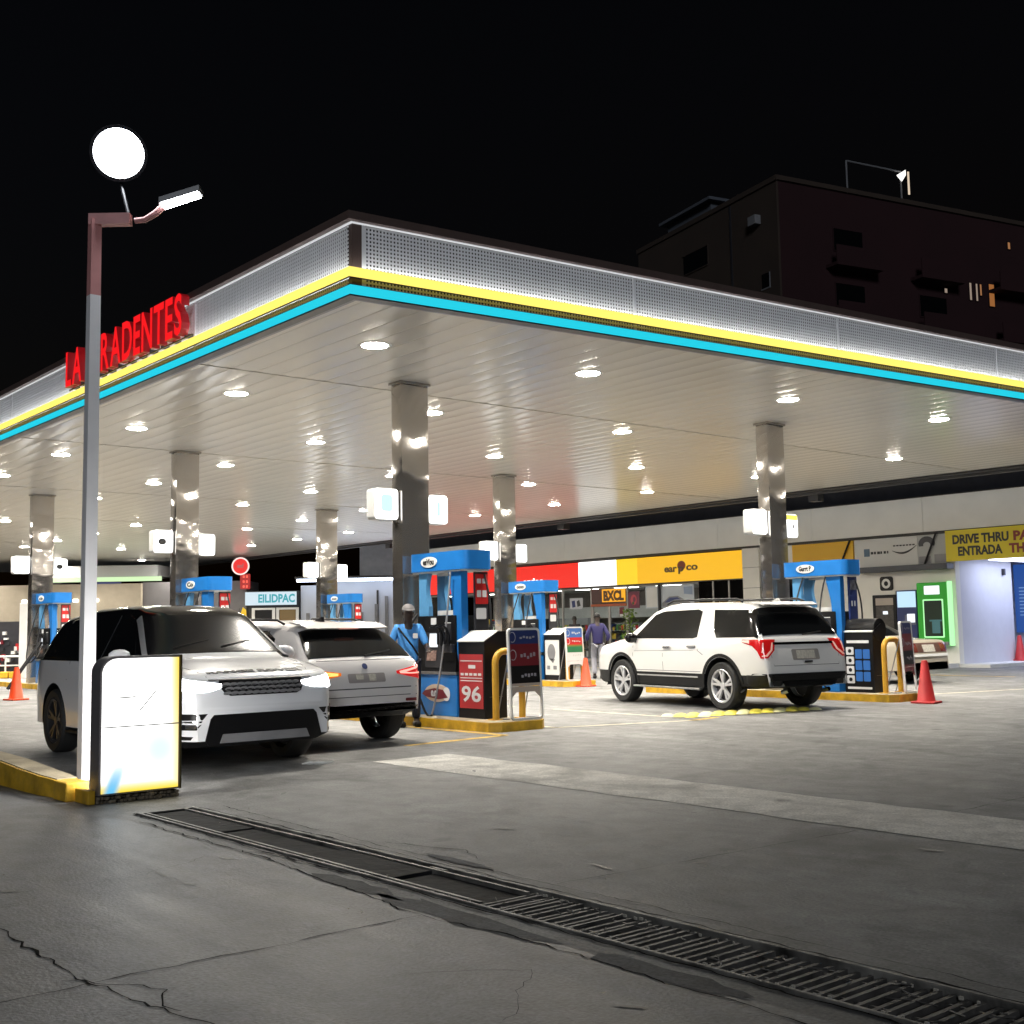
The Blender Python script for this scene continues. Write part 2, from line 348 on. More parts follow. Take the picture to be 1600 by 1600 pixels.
m_mesh = mat('perforated fascia sheet', (.74, .75, .78), .4, .0, var=.03)
m_back = mat('fascia backing', (.035, .04, .06), .6, var=.1)
m_led = emitter('white edge strip', (.95, .97, 1.), .6)
m_yband = emitter('yellow light band', (1., .80, .15), 1.15)
m_cband = emitter('blue light band', (.015, .60, .76), 1.0)
PW = 4.05
pm = MB()
x = .02
while x < PW - .03: pm.box(x, x + .021, -.008, .0, 5.31, 6.055); x += .045
z = 5.33
while z < 6.05: pm.box(.0, PW, -.005, .003, z, z + .022); z += .047
pm.box(-.02, .025, -.02, .01, 5.3, 6.06)
def fascia_run(direction, n_panels, first, names):
    """direction: unit 2D vector along the edge seen from outside left to right"""
    for i in range(n_panels):
        o = pm.build('fascia_panel', m_mesh, can) if not names else None
        if o is None:
            o = bpy.data.objects.new('fascia_panel', names[0].data); C.objects.link(o); o.parent = can
        if not names: names.append(o)
        q = first + direction * (i * PW)
        o.location = (q.x, q.y, 0); o.rotation_euler.z = math.atan2(direction.y, direction.x)
nm = []
fascia_run(Vector((1, 0)), 15, Vector((-15 * PW - .06, 0)), nm)
fascia_run(UR, 5, Vector((0, 0)) + UR * .13, nm)
# bands, caps and corner: each a mitred profile run left edge -> corner -> right edge
def mitre_run(z0, z1, out, inn, name, m):
    nl = Vector((0, -1)); nr = Vector((UR.y, -UR.x))
    def corner(d):  # intersection of the two offset lines
        # line 1: y = -d ; line 2: nr . p = d
        y = -d; x_ = (d - nr.y * y) / nr.x; return Vector((x_, y))
    co, ci = corner(out), corner(inn)
    Lo, Li = Vector((AL, -out)), Vector((AL, -inn)); Ro, Ri = nr * out + UR * WR, nr * inn + UR * WR
    mb = MB()
    mb.add([(p_.x, p_.y, zz) for zz in (z0, z1) for p_ in (Lo, co, ci, Li)], [(0, 1, 2, 3), (4, 5, 6, 7), (0, 1, 5, 4), (3, 2, 6, 7), (0, 3, 7, 4)])
    mb.add([(p_.x, p_.y, zz) for zz in (z0, z1) for p_ in (co, Ro, Ri, ci)], [(0, 1, 2, 3), (4, 5, 6, 7), (0, 1, 5, 4), (3, 2, 6, 7), (1, 2, 6, 5)])
    return mb.build(name, m, can)
mitre_run(5.205, 5.318, .075, .012, 'blue_light_band', m_cband)
mitre_run(5.402, 5.518, .105, .085, 'yellow_light_band', m_yband)
mitre_run(5.185, 5.204, .085, -.05, 'soffit_trim', m_dark)
mitre_run(5.19, 5.30, -.05, -.10, 'soffit_edge', m_grey)
mitre_run(5.319, 5.326, .07, .008, 'blue_band_lip', m_dark)
mitre_run(5.432, 5.439, .0845, .016, 'added_strip_tray', m_dark)  # added tray that hides the added strip from below
mitre_run(5.394, 5.401, .108, .083, 'yellow_band_lip', m_dark)
mitre_run(6.060, 6.072, .045, .014, 'edge_light_strip', m_led)
mitre_run(5.44, 5.455, .078, .035, 'added_fascia_strip', emitter('added fascia light', (.95, .97, 1.), 20.))  # unseen strip added behind the yellow band to brighten the fascia panels
mitre_run(6.073, 6.17, .12, -.12, 'fascia_cap', m_brown)
mitre_run(5.32, 6.07, -.12, -.14, 'fascia_backing', m_back)
MB().box(-.06, .012, -.014, .004, 5.32, 6.073).prism([(-.012, .0), (.012, -.014), (.028, .125), (.0, .125)], lambda u, v, d: (u, v, d), 5.32, 6.073).build('corner_post', m_brown, can)
for xx in (-6.1, -11.2): MB().box(xx, xx + .18, -.05, -.01, 5.32, 5.335).build('band_bracket', m_grey, can)

# illuminated letters standing on the left edge
sg = thing('channel_letter_sign', 'red lit letters LA TIRADENTES standing on the canopy edge', 'sign', (0, -.18, 0))
m_lred = emitter('red letter face', (1., .008, .012), .9); m_lside = mat('red letter side', (.30, .012, .02), .4, emit=(1., .01, .01), es=.10)
txt = 'LA TIRADENTES'; H = .60
items = []; cur = 0.
for ch in txt:
    if ch == ' ': cur += .24; continue
    vs, fs = text_mesh(ch, .86, .06, .018, .62)
    x0, x1 = min(v[0] for v in vs), max(v[0] for v in vs); items.append((vs, fs, cur - x0)); cur += x1 - x0 + .045
k = 4.62 / cur
for vs, fs, off in items:
    y0, y1 = min(v[1] for v in vs), max(v[1] for v in vs)
    mb = MB(); mb.add([(-8.62 + (v[0] + off) * k, -v[2], 5.56 + (v[1] - y0) / (y1 - y0) * H) for v in vs], fs)
    o = mb.build('letter', [m_lside, m_lred], sg)
    for pg in o.data.polygons:
        if pg.normal.y < -.7: pg.material_index = 1
rl = MB().box(-8.7, -3.9, .03, .05, 5.53, 5.545)
for i in range(12): x = -8.55 + i * .40; rl.box(x, x + .015, .03, .16, 5.53, 5.60)
rl.build('support_rail', m_dark, sg)

# downlights
ORD = ['first', 'second', 'third', 'fourth', 'fifth', 'sixth', 'seventh', 'eighth', 'ninth', 'tenth', 'eleventh', 'twelfth', 'thirteenth', 'fourteenth', 'fifteenth']
ROW = ['the row along the left canopy edge', 'the second row from the left canopy edge', 'the middle row of the soffit', 'the second row from the store', 'the row nearest the store']
m_lens = emitter('downlight lens', WARM, 215.)
dl = thing('canopy_downlight', '', 'downlight', group='round downlights set into the canopy soffit')
MB().lathe([(.178, 0), (.176, -.010), (.15, -.016), (.09, -.020), (.0001, -.021)], 20).build('lens', m_lens, dl, 60)
MB().lathe([(.181, .004), (.181, -.006), (.205, -.010), (.235, -.003), (.235, .004)], 24).build('trim_ring', m_white, dl, 40)
ld = bpy.data.lights.new('downlight_lamp', 'SPOT'); ld.energy = 1080; ld.spot_size = R(142); ld.spot_blend = .8; ld.shadow_soft_size = .15; ld.color = WARM
lo_ = bpy.data.objects.new('downlight_lamp', ld); C.objects.link(lo_); lo_.parent = dl; lo_.location = (0, 0, -.038)
RJ = [0, 3.694, 8.112, 12.309, 16.547]
first = True
for j in range(5):
    for i in range(13):
        x, y = -2.139 - 4.092 * i + UR.x * RJ[j], 1.709 + UR.y * RJ[j]
        o = dl if first else copy_tree(dl); first = False
        o.location = (x, y, 5.296)
        o['label'] = f'{ORD[i]} downlight back from the right fascia in {ROW[j]}'

# ------------------------------------------------------------------ columns with lit boxes
COLS = [('A', -3.84, 3.32, 3.84, 'nearest mirror-clad column, behind the blue pump with red fuel grade board'),
        ('B', -12.47, 3.48, 4.0, 'mirror-clad column rising behind the roof of the silver-white SUV'),
        ('C', -22.0, 3.6, 4.18, 'mirror-clad column farthest left, seen beyond the street lamp pole'),
        ('F', -2.92, 11.28, 11.8, 'mirror-clad column rising behind the white black-trimmed SUV'),
        ('D', -11.8, 11.84, 12.36, 'mirror-clad column between the nearest column and the red store sign'),
        ('E', -21.6, 12.45, 13.08, 'slim far mirror-clad column above the silver-white hatchback roof')]
m_boxlit = emitter('lit sign face', (1., 1., .98), 3.2)
m_boxtint = emitter('lit sign pale blue print', (.55, .85, 1.), 1.1)
m_boxyel = emitter('lit sign yellow print', (1., .85, .1), 1.2)
NMC = {'A': 'the nearest column', 'B': 'the column behind the silver-white SUV', 'C': 'the farthest left column', 'F': 'the column behind the white SUV', 'D': 'the column beside the red store sign', 'E': 'the far column above the hatchback'}
for key, xf, y0, y1, lab in COLS:
    c = thing('canopy_column', lab, 'column', (xf - .14, (y0 + y1) / 2, 0), group='stainless columns carrying the canopy')
    hw = (y1 - y0) / 2
    MB().cbox(-.14, .14, -hw, hw, .12, 5.26, .012).build('cladding', m_stain, c, 40)
    MB().box(-.17, .17, -hw - .03, hw + .03, 5.255, 5.30).build('collar', m_stain, c)
    MB().box(-.143, .143, -hw - .003, hw + .003, 1.15, 1.158).build('seam', m_dark, c)
    for side in (-1, 1):
        z0, z1 = (3.09, 3.58) if side < 0 else (3.06, 3.53)
        w = .44 if side < 0 else .38
        bx = thing('column_light_box', f'glowing square sign box on the {"left" if side < 0 else "right"} side of {NMC[key]}', 'light box', (xf - .06, (y0 + y1) / 2 + side * (hw + .03 + w / 2), 0), group='glowing sign boxes on the columns')
        out = rrect(-w / 2, w / 2, z0, z1, .06, 4)
        MB().prism(out, lambda u, v, d: (d, u, v), -.22, -.005).build('case', m_white, bx, 30)
        MB().prism(rrect(-w / 2 + .012, w / 2 - .012, z0 + .012, z1 - .012, .05, 4), lambda u, v, d: (d, u, v), -.005, .012).build('lit_face', m_boxlit, bx)
        if key == 'A': MB().prism(rrect(-.10, .10, z0 + .13, z1 - .10, .04) if side < 0 else rrect(-.03, .03, z0 + .13, z1 - .12, .01), lambda u, v, d: (d, u, v), .012, .015).build('print', m_boxtint, bx)
        elif key == 'F' and side > 0:
            MB().prism(rrect(-w / 2 + .02, w / 2 - .02, z1 - .12, z1 - .02, .02), lambda u, v, d: (d, u, v), .012, .015).build('print', m_boxyel, bx)
            MB().prism(ell(.05, z0 + .22, .03, .05), lambda u, v, d: (d, u, v), .012, .015).build('print', m_grey, bx)
        elif key in 'BC' and ((side < 0) == (key == 'B')):
            pr = MB().prism(ell(-.03, z0 + .24, .09, .07, 16), lambda u, v, d: (d, u, v), .012, .014)
            pr.prism([(.05, z0 + .06), (.07, z0 + .06), (.14, z0 + .16), (.12, z0 + .16)], lambda u, v, d: (d, u, v), .012, .014)
            pr.build('print', mat('black print', (.02, .02, .02), .5), bx)
        MB().box(-.12, -.06, -side * (w / 2), -side * (w / 2 + .035), z0 + .15, z0 + .30).build('bracket', m_grey, bx)

# ------------------------------------------------------------------ pump islands and what stands on them
m_isl = mat('island top concrete', (.40, .34, .24), .7, var=.25, bump=.2)
NI = {'A': 'beside the silver-white hatchback and the attendant', 'B': 'behind the silver-white black-roofed SUV', 'C': 'far left beyond the lamp pole', 'F': 'behind the white black-trimmed SUV', 'D': 'in front of the store entrance', 'E': 'in the far distance above the hatchback roof'}
FS = lambda y: (lambda u, v, d: (u, y - d, v))     # lane face: normal -Y, u along +X
FE = lambda x: (lambda u, v, d: (x + d, u, v))     # end face: normal +X, u along +Y
m_oval = mat('white oval badge', (.78, .78, .76), .4)
m_hose = mat('black hose', (.02, .02, .022), .45); m_hosep = mat('pale hose', (.30, .30, .31), .4)
m_keys = mat('keypad print', (.35, .22, .18), .5, var=.6, vs=18)

def nozzle(parent, loc, rz):
    nb = MB().tube([(0, 0, .0), (0, 0, .16), (0, -.03, .24)], [.028, .026, .022], 10).tube([(0, -.03, .24), (0, -.10, .30), (0, -.22, .26)], [.022, .016, .012], 8)
    nb.box(-.018, .018, -.075, -.062, .02, .2)
    return nb.build('nozzle', m_black, parent, 50, loc, rz)

def pump(key, xf, ym, label, logo):
    t = thing('fuel_pump', label, 'fuel pump', (xf + .92, ym, .13), group='blue topped fuel pumps under the canopy')
    # lower cabinet
    b = MB().cbox(-.52, .48, -.26, .26, .0, .60, .012); b.build('base_cabinet', m_blue, t)
    MB().cbox(-.54, .50, -.28, .28, .602, .64, .006).build('ledge', m_steel, t)
    # electronics head, slightly waisted
    hd = MB().prism([(-.255, .642), (.255, .642), (.235, .80), (.235, 1.46), (-.235, 1.46), (-.235, .80)], lambda u, v, d: (d, u, v), -.50, .44)
    head = hd.build('dispenser_head', m_black, t)
    for s in (-1, 1):
        f = FS(-.237) if s < 0 else (lambda u, v, d: (-u, .237 + d, v))
        MB().prism(rrect(-.30, .10, .70, 1.22, .03), f, 0, .02).build('console', mat('console dark', (.03, .03, .035), .3), head)
        MB().prism([(-.19, 1.0), (.02, 1.0), (.05, 1.20), (-.16, 1.20)], f, .021, .03).build('screen', m_screen, head)
        MB().prism([(-.25, .80), (-.02, .80), (.0, .95), (-.22, .95)], f, .021, .03).build('keypad', m_keys, head)
        kk = MB().prism(rrect(.18, .34, 1.10, 1.34, .01), f, 0, .006).prism(rrect(.20, .30, .98, 1.05, .005), f, 0, .01); kk.build('card_reader', m_dark, head)
        MB().prism(rrect(.21, .29, .985, 1.04, .004), f, .0101, .013).prism(rrect(.18, .33, 1.345, 1.36, .003), f, 0, .004).prism(rrect(-.16, -.03, 1.33, 1.43, .005), f, 0, .006).build('sticker', m_wtxt, head)
    # curved blue uprights carrying the header
    m_u = (m_lblue, m_blue)
    lo = [(-.50, 1.462), (-.26, 1.462), (-.26, 1.60)] + [(-.26 - .06 * math.sin(PI * i / 8), 1.60 + .52 * i / 8) for i in range(9)] + [(-.50, 2.12)]
    MB().prism(lo, lambda u, v, d: (u, d, v), -.21, -.13).build('upright', m_lblue, t, 30)
    ro = [(.445, .95), (.50, .66), (.53, .66), (.56, 1.2), (.56, 2.12), (.26, 2.12), (.26, 2.0)] + [(.26 + .10 * math.sin(PI * i / 8 * .5), 2.0 - .54 * i / 8) for i in range(1, 9)] + [(.445, 1.44)]
    MB().prism(ro, lambda u, v, d: (u, d, v), -.22, -.10).build('upright', m_blue, t, 30)
    MB().prism(lo, lambda u, v, d: (u, d, v), .13, .21).build('upright', m_lblue, t, 30)
    MB().box(-.26, .30, -.04, -.02, 1.47, 1.54).build('crossbar', m_white, t); MB().box(-.26, .32, -.03, .03, 2.06, 2.12).build('crossbar', m_white, t)
    # header with rounded near end
    ho = rrect(-.70, .72, -.27, .27, .12, 6)
    h = MB().prism(ho, lambda u, v, d: (u, v, d), 2.125, 2.40).build('header', m_blue, t, 30)
    MB().prism(rrect(-.68, .70, -.25, .25, .11, 6), lambda u, v, d: (u, v, d), 2.10, 2.124).build('header_lining', m_white, t)
    for s in (-1, 1):
        f = FS(-.272) if s < 0 else (lambda u, v, d: (-u, .272 + d, v))
        ov = MB().prism(ell(-.15, 2.262, .20, .08), f, 0, .012).build('oval_badge', m_oval, h)
        lg = MB(); put_text(lg, logo, .12, lambda u, v, d: f(u - .15, v + 2.225, .016 + d), .002, .004, w=.27); lg.build('lettering', m_btxt, ov)
    # end panel with hose hooks and graphics
    ep = MB().cbox(.562, .60, .0, .25, .66, 2.09, .006).build('end_panel', m_dblue if key == 'F' else m_dark, t)
    gx = MB()
    if key == 'F':
        for (u, v) in ((.05, 1.55), (.14, 1.55)): MB().prism(rrect(u, u + .03, v, v + .1, .005), FE(.602), 0, .004).build('digit', m_wtxt, ep)
        gx.prism(rrect(.03, .22, 1.85, 2.03, .01), FE(.602), 0, .003); gx.build('price_panel', mat('dim panel', (.16, .16, .18), .4, var=.5, vs=14), ep)
    else:
        gx.prism(rrect(.01, .24, 1.62, 2.06, .01), FE(.602), 0, .004).build('price_panel', m_red, ep)
        for u in (.035, .135):
            for q0, q1 in ((1.72, 1.82), (1.92, 1.99)): MB().prism(rrect(u, u + .075, q0, q1, .008), FE(.606), 0, .004).build('price_card', m_wtxt, ep)
        d2 = MB(); d2.prism(rrect(.02, .20, 1.40, 1.56, .02), FE(.602), 0, .01); d2.build('price_card', m_wtxt, ep)
    # nozzles and hoses
    nozzle(t, (.18, -.30, 1.02), 0); nozzle(t, (.34, -.30, 1.02), 0)
    MB().cbox(.12, .42, -.30, -.24, .92, 1.04, .01).build('nozzle_boot', m_dark, t)
    if key == 'A':
        MB().tube(bez((.40, -.29, 2.10), (.36, -.34, 1.2), (.16, -.36, .35), (.06, -.40, .03), 14), .014, 8).build('hose', m_hosep, t, 60)
        MB().tube(bez((.06, -.40, .03), (.03, -.41, -.03), (-.05, -.42, .0), (-.10, -.44, .12), 8) + bez((-.10, -.44, .12), (-.3, -.5, .62), (-.62, -.64, .86), (-.90, -.74, .92), 12)[1:], .018, 8).build('hose', m_hose, t, 60)
        hz = bez((-.45, -.27, 1.5), (-.6, -.5, 1.2), (-.7, -.6, .3), (-.76, -.62, .03), 12) + bez((-.76, -.62, .03), (-.82, -.64, .0), (-.86, -.66, .3), (-.92, -.74, .9), 10)[1:]
        MB().tube(hz, .017, 8).build('hose', m_hose, t, 60)
        n_ = nozzle(t, (-.92, -.74, .82), .4)
    else:
        MB().tube(bez((.30, -.29, 2.10), (.10, -.50, 1.2), (.55, -.70, .2), (.24, -.36, 1.02), 18), .015, 8).build('hose', m_hose, t, 60)
        MB().tube(bez((-.2, -.29, 2.10), (-.5, -.6, .9), (-.3, -.75, -.05), (.36, -.36, 1.02), 20), .015, 8).build('hose', m_hose, t, 60)
    MB().tube(bez((.60, .18, 2.05), (.78, .2, 1.6), (.72, .2, 1.2), (.66, .2, .75), 12), .016, 8).build('hose', m_hose, t, 60)
    if key == 'C':
        for q in (0, .14): MB().tube([(.1 - q, -.31, 1.1), (-.1 - q, -.7, .45), (-.35 - q, -1.0, -.12)], .03, 8).build('hose', m_hose, t)
    if key in 'A':
        ov = MB().prism(ell(.0, .33, .30, .13), FS(-.262), 0, .008).build('oval_badge', mat('cream badge', (.62, .48, .36), .45), t)
        MB().prism([(-.36, .31), (-.30, .36), (-.05, .40), (.16, .38), (.28, .27), (.05, .24), (-.25, .27)], FS(-.262), .0081, .013).build('ribbon', m_maroon, ov)
        lg = MB(); put_text(lg, '0.0', .11, lambda u, v, d: FS(-.262)(u - .06, v + .285, .015 + d), .002, .006); lg.prism(ell(.24, .32, .09, .10, 16), FS(-.262), .0082, .012); lg.build('lettering', m_wtxt, ov)
    return t

NP = {'A': 'blue-topped fuel pump with its pale hose looped to the ground beside the attendant', 'B': 'blue-topped fuel pump showing above the roof of the silver-white black-roofed SUV', 'C': 'blue-topped fuel pump with dangling hoses behind the tail of the silver-white black-roofed SUV',
      'F': 'big blue-topped fuel pump with purple display behind the white black-trimmed SUV', 'D': 'blue-topped fuel pump in front of the red store sign', 'E': 'distant blue-topped fuel pump showing above the silver-white hatchback roof'}
LG = {'A': 'esVou', 'B': 'Co', 'C': 'o', 'F': 'Gurrt P', 'D': 'oooo', 'E': 'oo'}
def shape_board(key, x, y0, y1):
    """advertising stand at the island's near end, facing +X"""
    lab = {'A': 'rounded white-framed poster stand with navy, maroon and black bands at the nearest island', 'F': 'pale-edged dark red poster stand beside the yellow guard and red cone', 'D': 'white poster stand with blue, red and green bands near the orange cone'}[key]
    w = (y1 - y0) / 2; z1 = 1.26
    t = thing('poster_stand', lab, 'poster stand', (x, (y0 + y1) / 2, .13), rz={'A': 0, 'F': .22, 'D': 0}[key], group='poster stands at the island ends')
    lean = .06
    F_ = lambda u, v, d: (d + (1 - v / z1) * lean, u, v)
    outer = rrect(-w, w, .0, z1, .06, 5); inner = rrect(-w + .025, w - .025, .03, z1 - .03, .045, 5)
    mb = MB(); n = len(outer)
    for d0, d1 in ((-.02, .02),):
        A = [F_(u, v, d0) for u, v in outer]; B = [F_(u, v, d1) for u, v in outer]; Ci = [F_(u, v, d0) for u, v in inner]; D = [F_(u, v, d1) for u, v in inner]
        mb.add(A + B + Ci + D, [(i, (i + 1) % n, n + (i + 1) % n, n + i) for i in range(n)] + [(2 * n + i, 3 * n + i, 3 * n + (i + 1) % n, 2 * n + (i + 1) % n) for i in range(n)] +
               [(i, 2 * n + i, 2 * n + (i + 1) % n, (i + 1) % n) for i in range(n)] + [(n + i, n + (i + 1) % n, 3 * n + (i + 1) % n, 3 * n + i) for i in range(n)])
    mb.build('frame', m_white, t)
    cols = {'A': [m_dblue, m_maroon, m_black, m_taupe], 'F': [m_dblue, m_maroon, m_black, m_maroon], 'D': [mat('poster blue', (.05, .14, .42), .5), m_red, mat('poster olive', (.22, .17, .03), .5), m_white]}[key]
    cuts = [z1 - .03, z1 - .22, z1 - .52, z1 - .76, .46] if key != 'D' else [z1 - .03, z1 - .25, z1 - .42, z1 - .53, .46]
    for c_, a, b in zip(cols, cuts[:-1], cuts[1:]): MB().prism([(-w + .026, b), (w - .026, b), (w - .026, a), (-w + .026, a)], F_, -.008, .008).build('poster_band', c_, t)
    MB().prism([(-w + .026, .455), (-w + .026, .30), (-w + .12, .38), (w - .12, .38), (w - .03, .30), (w - .026, .455)], F_, -.009, .007).build('poster_band', cols[3], t)
    pr = MB(); rg = random.Random(ord(key))
    for i, (a, b) in enumerate(zip(cuts[:-1], cuts[1:])):
        hgt = (a - b)
        for k in range(5):
            u0 = -w * .25 + k * w * .2; v0 = b + hgt * rg.uniform(.3, .45); pr.prism(rrect(u0, u0 + w * .13, v0, v0 + hgt * rg.uniform(.12, .2), .004, 2), F_, .0081, .011)
        if i < 2:
            kk = [(-w * .72 + .055 * math.cos(q), b + hgt * .5 + .07 * math.sin(q)) for q in [R(140 - 20 * s) for s in range(14)]]
            pr.tube([F_(u, v, .01) for u, v in kk], .006, 4)
    pr.build('print', mat('poster print', (.30, .30, .34) if key != 'D' else (.6, .62, .6), .5), t)
    if key == 'D': MB().prism(rrect(-w + .04, w * .9, cuts[4] + .20, cuts[4] + .34, .02), F_, .0081, .012).build('print', mat('poster green', (.02, .16, .06), .5), t)
    MB().tube([(-.02, -w + .05, .02), (-.30, -w + .05, .0)], .012, 6).tube([(-.02, w - .05, .02), (-.30, w - .05, .0)], .012, 6).tube([F_(-w * .8, 1.0, -.02), (-.30, -w + .05, .0)], .01, 6).tube([F_(w * .8, 1.0, -.02), (-.30, w - .05, .0)], .01, 6).build('prop_leg', m_grey, t)
def grade_cabinet(key, x, ym):
    lab = {'A': 'black cabinet with white sloping lid and red fuel grade 96 panel', 'F': 'black rounded cabinet with blue and white squares beside the yellow guard', 'D': 'black cabinet with white emblem panel near the store entrance'}[key]
    t = thing('grade_cabinet', lab, 'cabinet', (x, ym, .13), group='black cabinets on the islands')
    prof = [(-.20, 0), (.20, 0), (.20, 1.22), (.05, 1.22), (-.20, 1.08)]
    MB().prism(prof, lambda u, v, d: (d, u, v), -.30, .30).build('body', m_black, t)
    MB().prism([(-.215, 1.075), (.05, 1.222), (.05, 1.236), (-.215, 1.092)], lambda u, v, d: (d, u, v), -.31, .31).build('lid', m_white, t)
    f = FS(-.202)
    if key == 'A':
        MB().prism(rrect(-.27, .27, .14, .90, .01), f, 0, .006).build('grade_panel', mat('grade red', (.42, .03, .035), .4), t)
        tx = MB(); put_text(tx, '96', .30, lambda u, v, d: f(u, v + .24, .008 + d), .002, .006, w=.44)
        for z_ in (.52, .56, .80): tx.prism(rrect(-.25, .25, z_, z_ + .012, .002, 1), f, .006, .009)
        tx.prism(rrect(-.06, .10, .70, .75, .01), f, .006, .009)
        for k in range(5): tx.prism(rrect(-.24 + k * .1, -.17 + k * .1, .60, .635, .005), f, .006, .009)
        tx.build('lettering', m_wtxt, t)
    elif key == 'F':
        pa = MB()
        for i in range(4): pa.prism(rrect(-.26, -.10, .16 + i * .17, .30 + i * .17, .02), f, 0, .006)
        pa.prism(rrect(-.25, .25, .06, .10, .01), f, 0, .006).prism(rrect(-.24, .22, .88, .93, .01), f, 0, .006); pa.build('panel', m_wtxt, t)
        pb = MB()
        for i in range(3):
            for j in range(2): pb.prism(rrect(-.07 + j * .16, .07 + j * .16, .20 + i * .20, .37 + i * .20, .02), f, 0, .006)
        pb.build('panel', mat('blue squares', (.03, .14, .45), .4), t)
        sq = MB()
        for i in range(4): sq.prism(ell(-.18, .23 + i * .17, .035, .035, 12), f, .0061, .01)
        sq.build('print', m_black, t)
        MB().lathe([(.0001, .31), (.2, .31), (.2, -.31), (.0001, -.31)], 24, lambda r, h, a: (h, .02 + r * math.cos(a), 1.12 + r * math.sin(a))).build('roll_top', m_black, t, 40)
    else:
        MB().prism(rrect(-.25, .25, .12, .95, .01), f, 0, .006).build('panel', m_white, t)
        q = MB().prism(ell(-.02, .66, .14, .20, 14), f, .0061, .01).prism([(-.1, .5), (.1, .5), (.03, .4)], f, .0061, .01).prism(rrect(-.18, -.08, .25, .34, .01), f, .0061, .01).prism(rrect(.04, .16, .25, .34, .01), f, .0061, .01)
        q.build('print', m_grey, t)
    MB().prism(rrect(-.12, .12, .3, .304, .001, 1), FE(.302), 0, .004).build('door_seam', m_grey, t)
def guard(key, x, ym):
    lab = {'A': 'yellow bent pipe guard between the fuel grade cabinet and the nearest poster stand', 'F': 'yellow bent pipe guard beside the red cone at the right-hand island', 'D': 'yellow bent pipe guard at the island before the store entrance'}.get(key)
    t = tag(MB().tube([(0, -.24, 0), (0, -.24, .78)] + [(0, -.24 + .16 * (1 - math.cos(R(a))), .78 + .16 * math.sin(R(a))) for a in range(15, 91, 15)] + [(0, .08 + .16 * math.sin(R(a)), .94 - .16 * (1 - math.cos(R(a)))) for a in range(0, 91, 15)] + [(0, .24, 0)], .048, 12)
            .box(-.08, .08, -.32, -.16, 0, .012).box(-.08, .08, .16, .32, 0, .012).build('pipe_guard', m_pipe, None, 50, (x, ym, .13)), lab, 'pipe guard', 'yellow pipe guards at the island ends')
for key, xf, y0, y1, lab in COLS:
    ym = (y0 + y1) / 2 + (-.16 if key == 'A' else 0)
    isl = thing('pump_island', 'raised yellow-edged concrete pump island ' + NI[key], 'pump island', (xf, ym, 0), group='yellow-edged pump islands')
    w = .5; x1 = 2.68; out = [(-3.2, -w), (x1 - .12, -w), (x1, -w + .14), (x1, w - .14), (x1 - .12, w), (-3.2, w)]
    MB().prism(out, lambda u, v, d: (u, v, d), 0, .125).build('kerb_edge', m_yellow, isl)
    MB().prism([(u * .99 if u > 0 else u, v * .94) for u, v in out], lambda u, v, d: (u, v, d), .12, .13).build('deck', m_isl, isl)
    pump(key, xf, ym + (.12 if key == 'A' else 0), NP[key], LG[key])
    if key in 'AFD':
        grade_cabinet(key, xf + 1.76, ym + .05)
        guard(key, xf + 2.26, ym + .12)
        shape_board(key, xf + (2.40 if key == 'D' else 2.50), ym - (.32 if key == 'D' else .10), ym + (.24 if key == 'D' else .48))

# ------------------------------------------------------------------ cones
def cone(x, y, z, h, label, m=m_orange):
    t = thing('traffic_cone', label, 'cone', (x, y, z), rz=rng.uniform(0, 1), group='traffic cones')
    k = h / .72
    MB().lathe([(.165 * k, .035), (.15 * k, .05), (.05 * k, h - .01), (.045 * k, h), (.02 * k, h), (.02 * k, h - .02)], 24).build('body', m, t, 40)
    MB().cbox(-.2 * k, .2 * k, -.2 * k, .2 * k, 0, .036, .012).build('base', m, t)
m_redc = mat('faded red cone', (.55, .03, .03), .5, var=.15)
cone(.22, 11.25, 0, .72, 'red cone at the corner of the right-hand pump island', m_redc)
cone(-9.0, 12.05, 0, .66, 'bright orange cone in front of the poster stand with blue and green bands')
cone(-15.9, 1.35, 0, .72, 'orange-red cone standing far left beside the farthest pump hoses')
cone(-6.98, 28.72, .1, .78, 'dark red cone against the pale drive-thru wall', m_redc)

# ------------------------------------------------------------------ street lamp, yellow kerb, light-box sign
lp = thing('street_lamp', 'tall pale square lamp pole with dull red arm and dazzling white floodlight', 'street lamp', (-.16, -2.92, 0))
def taper(mb, w0, w1, z0, z1):
    a, b = w0 / 2, w1 / 2
    mb.add([(-a, -a, z0), (a, -a, z0), (a, a, z0), (-a, a, z0), (-b, -b, z1), (b, -b, z1), (b, b, z1), (-b, b, z1)], [(3, 2, 1, 0), (4, 5, 6, 7), (0, 1, 5, 4), (1, 2, 6, 5), (2, 3, 7, 6), (3, 0, 4, 7)]); return mb
taper(MB(), .124, .104, .0, 4.75).build('pole', mat('pole paint', (.84, .83, .84), .4, 0., var=.06, vs=2), lp)
m_mutedred = mat('muted red', (.58, .26, .25), .5, var=.15)  # pole top, arm and lamp arm share one muted red tone
taper(MB(), .104, .100, 4.75, 5.52).build('pole_top', m_mutedred, lp)
MB().box(-.16, .16, -.16, .16, .0, .02).build('base_plate', m_grey, lp)
d = Vector((.33, .39, 0)).normalized(); nrm = Vector((-d.y, d.x, 0))
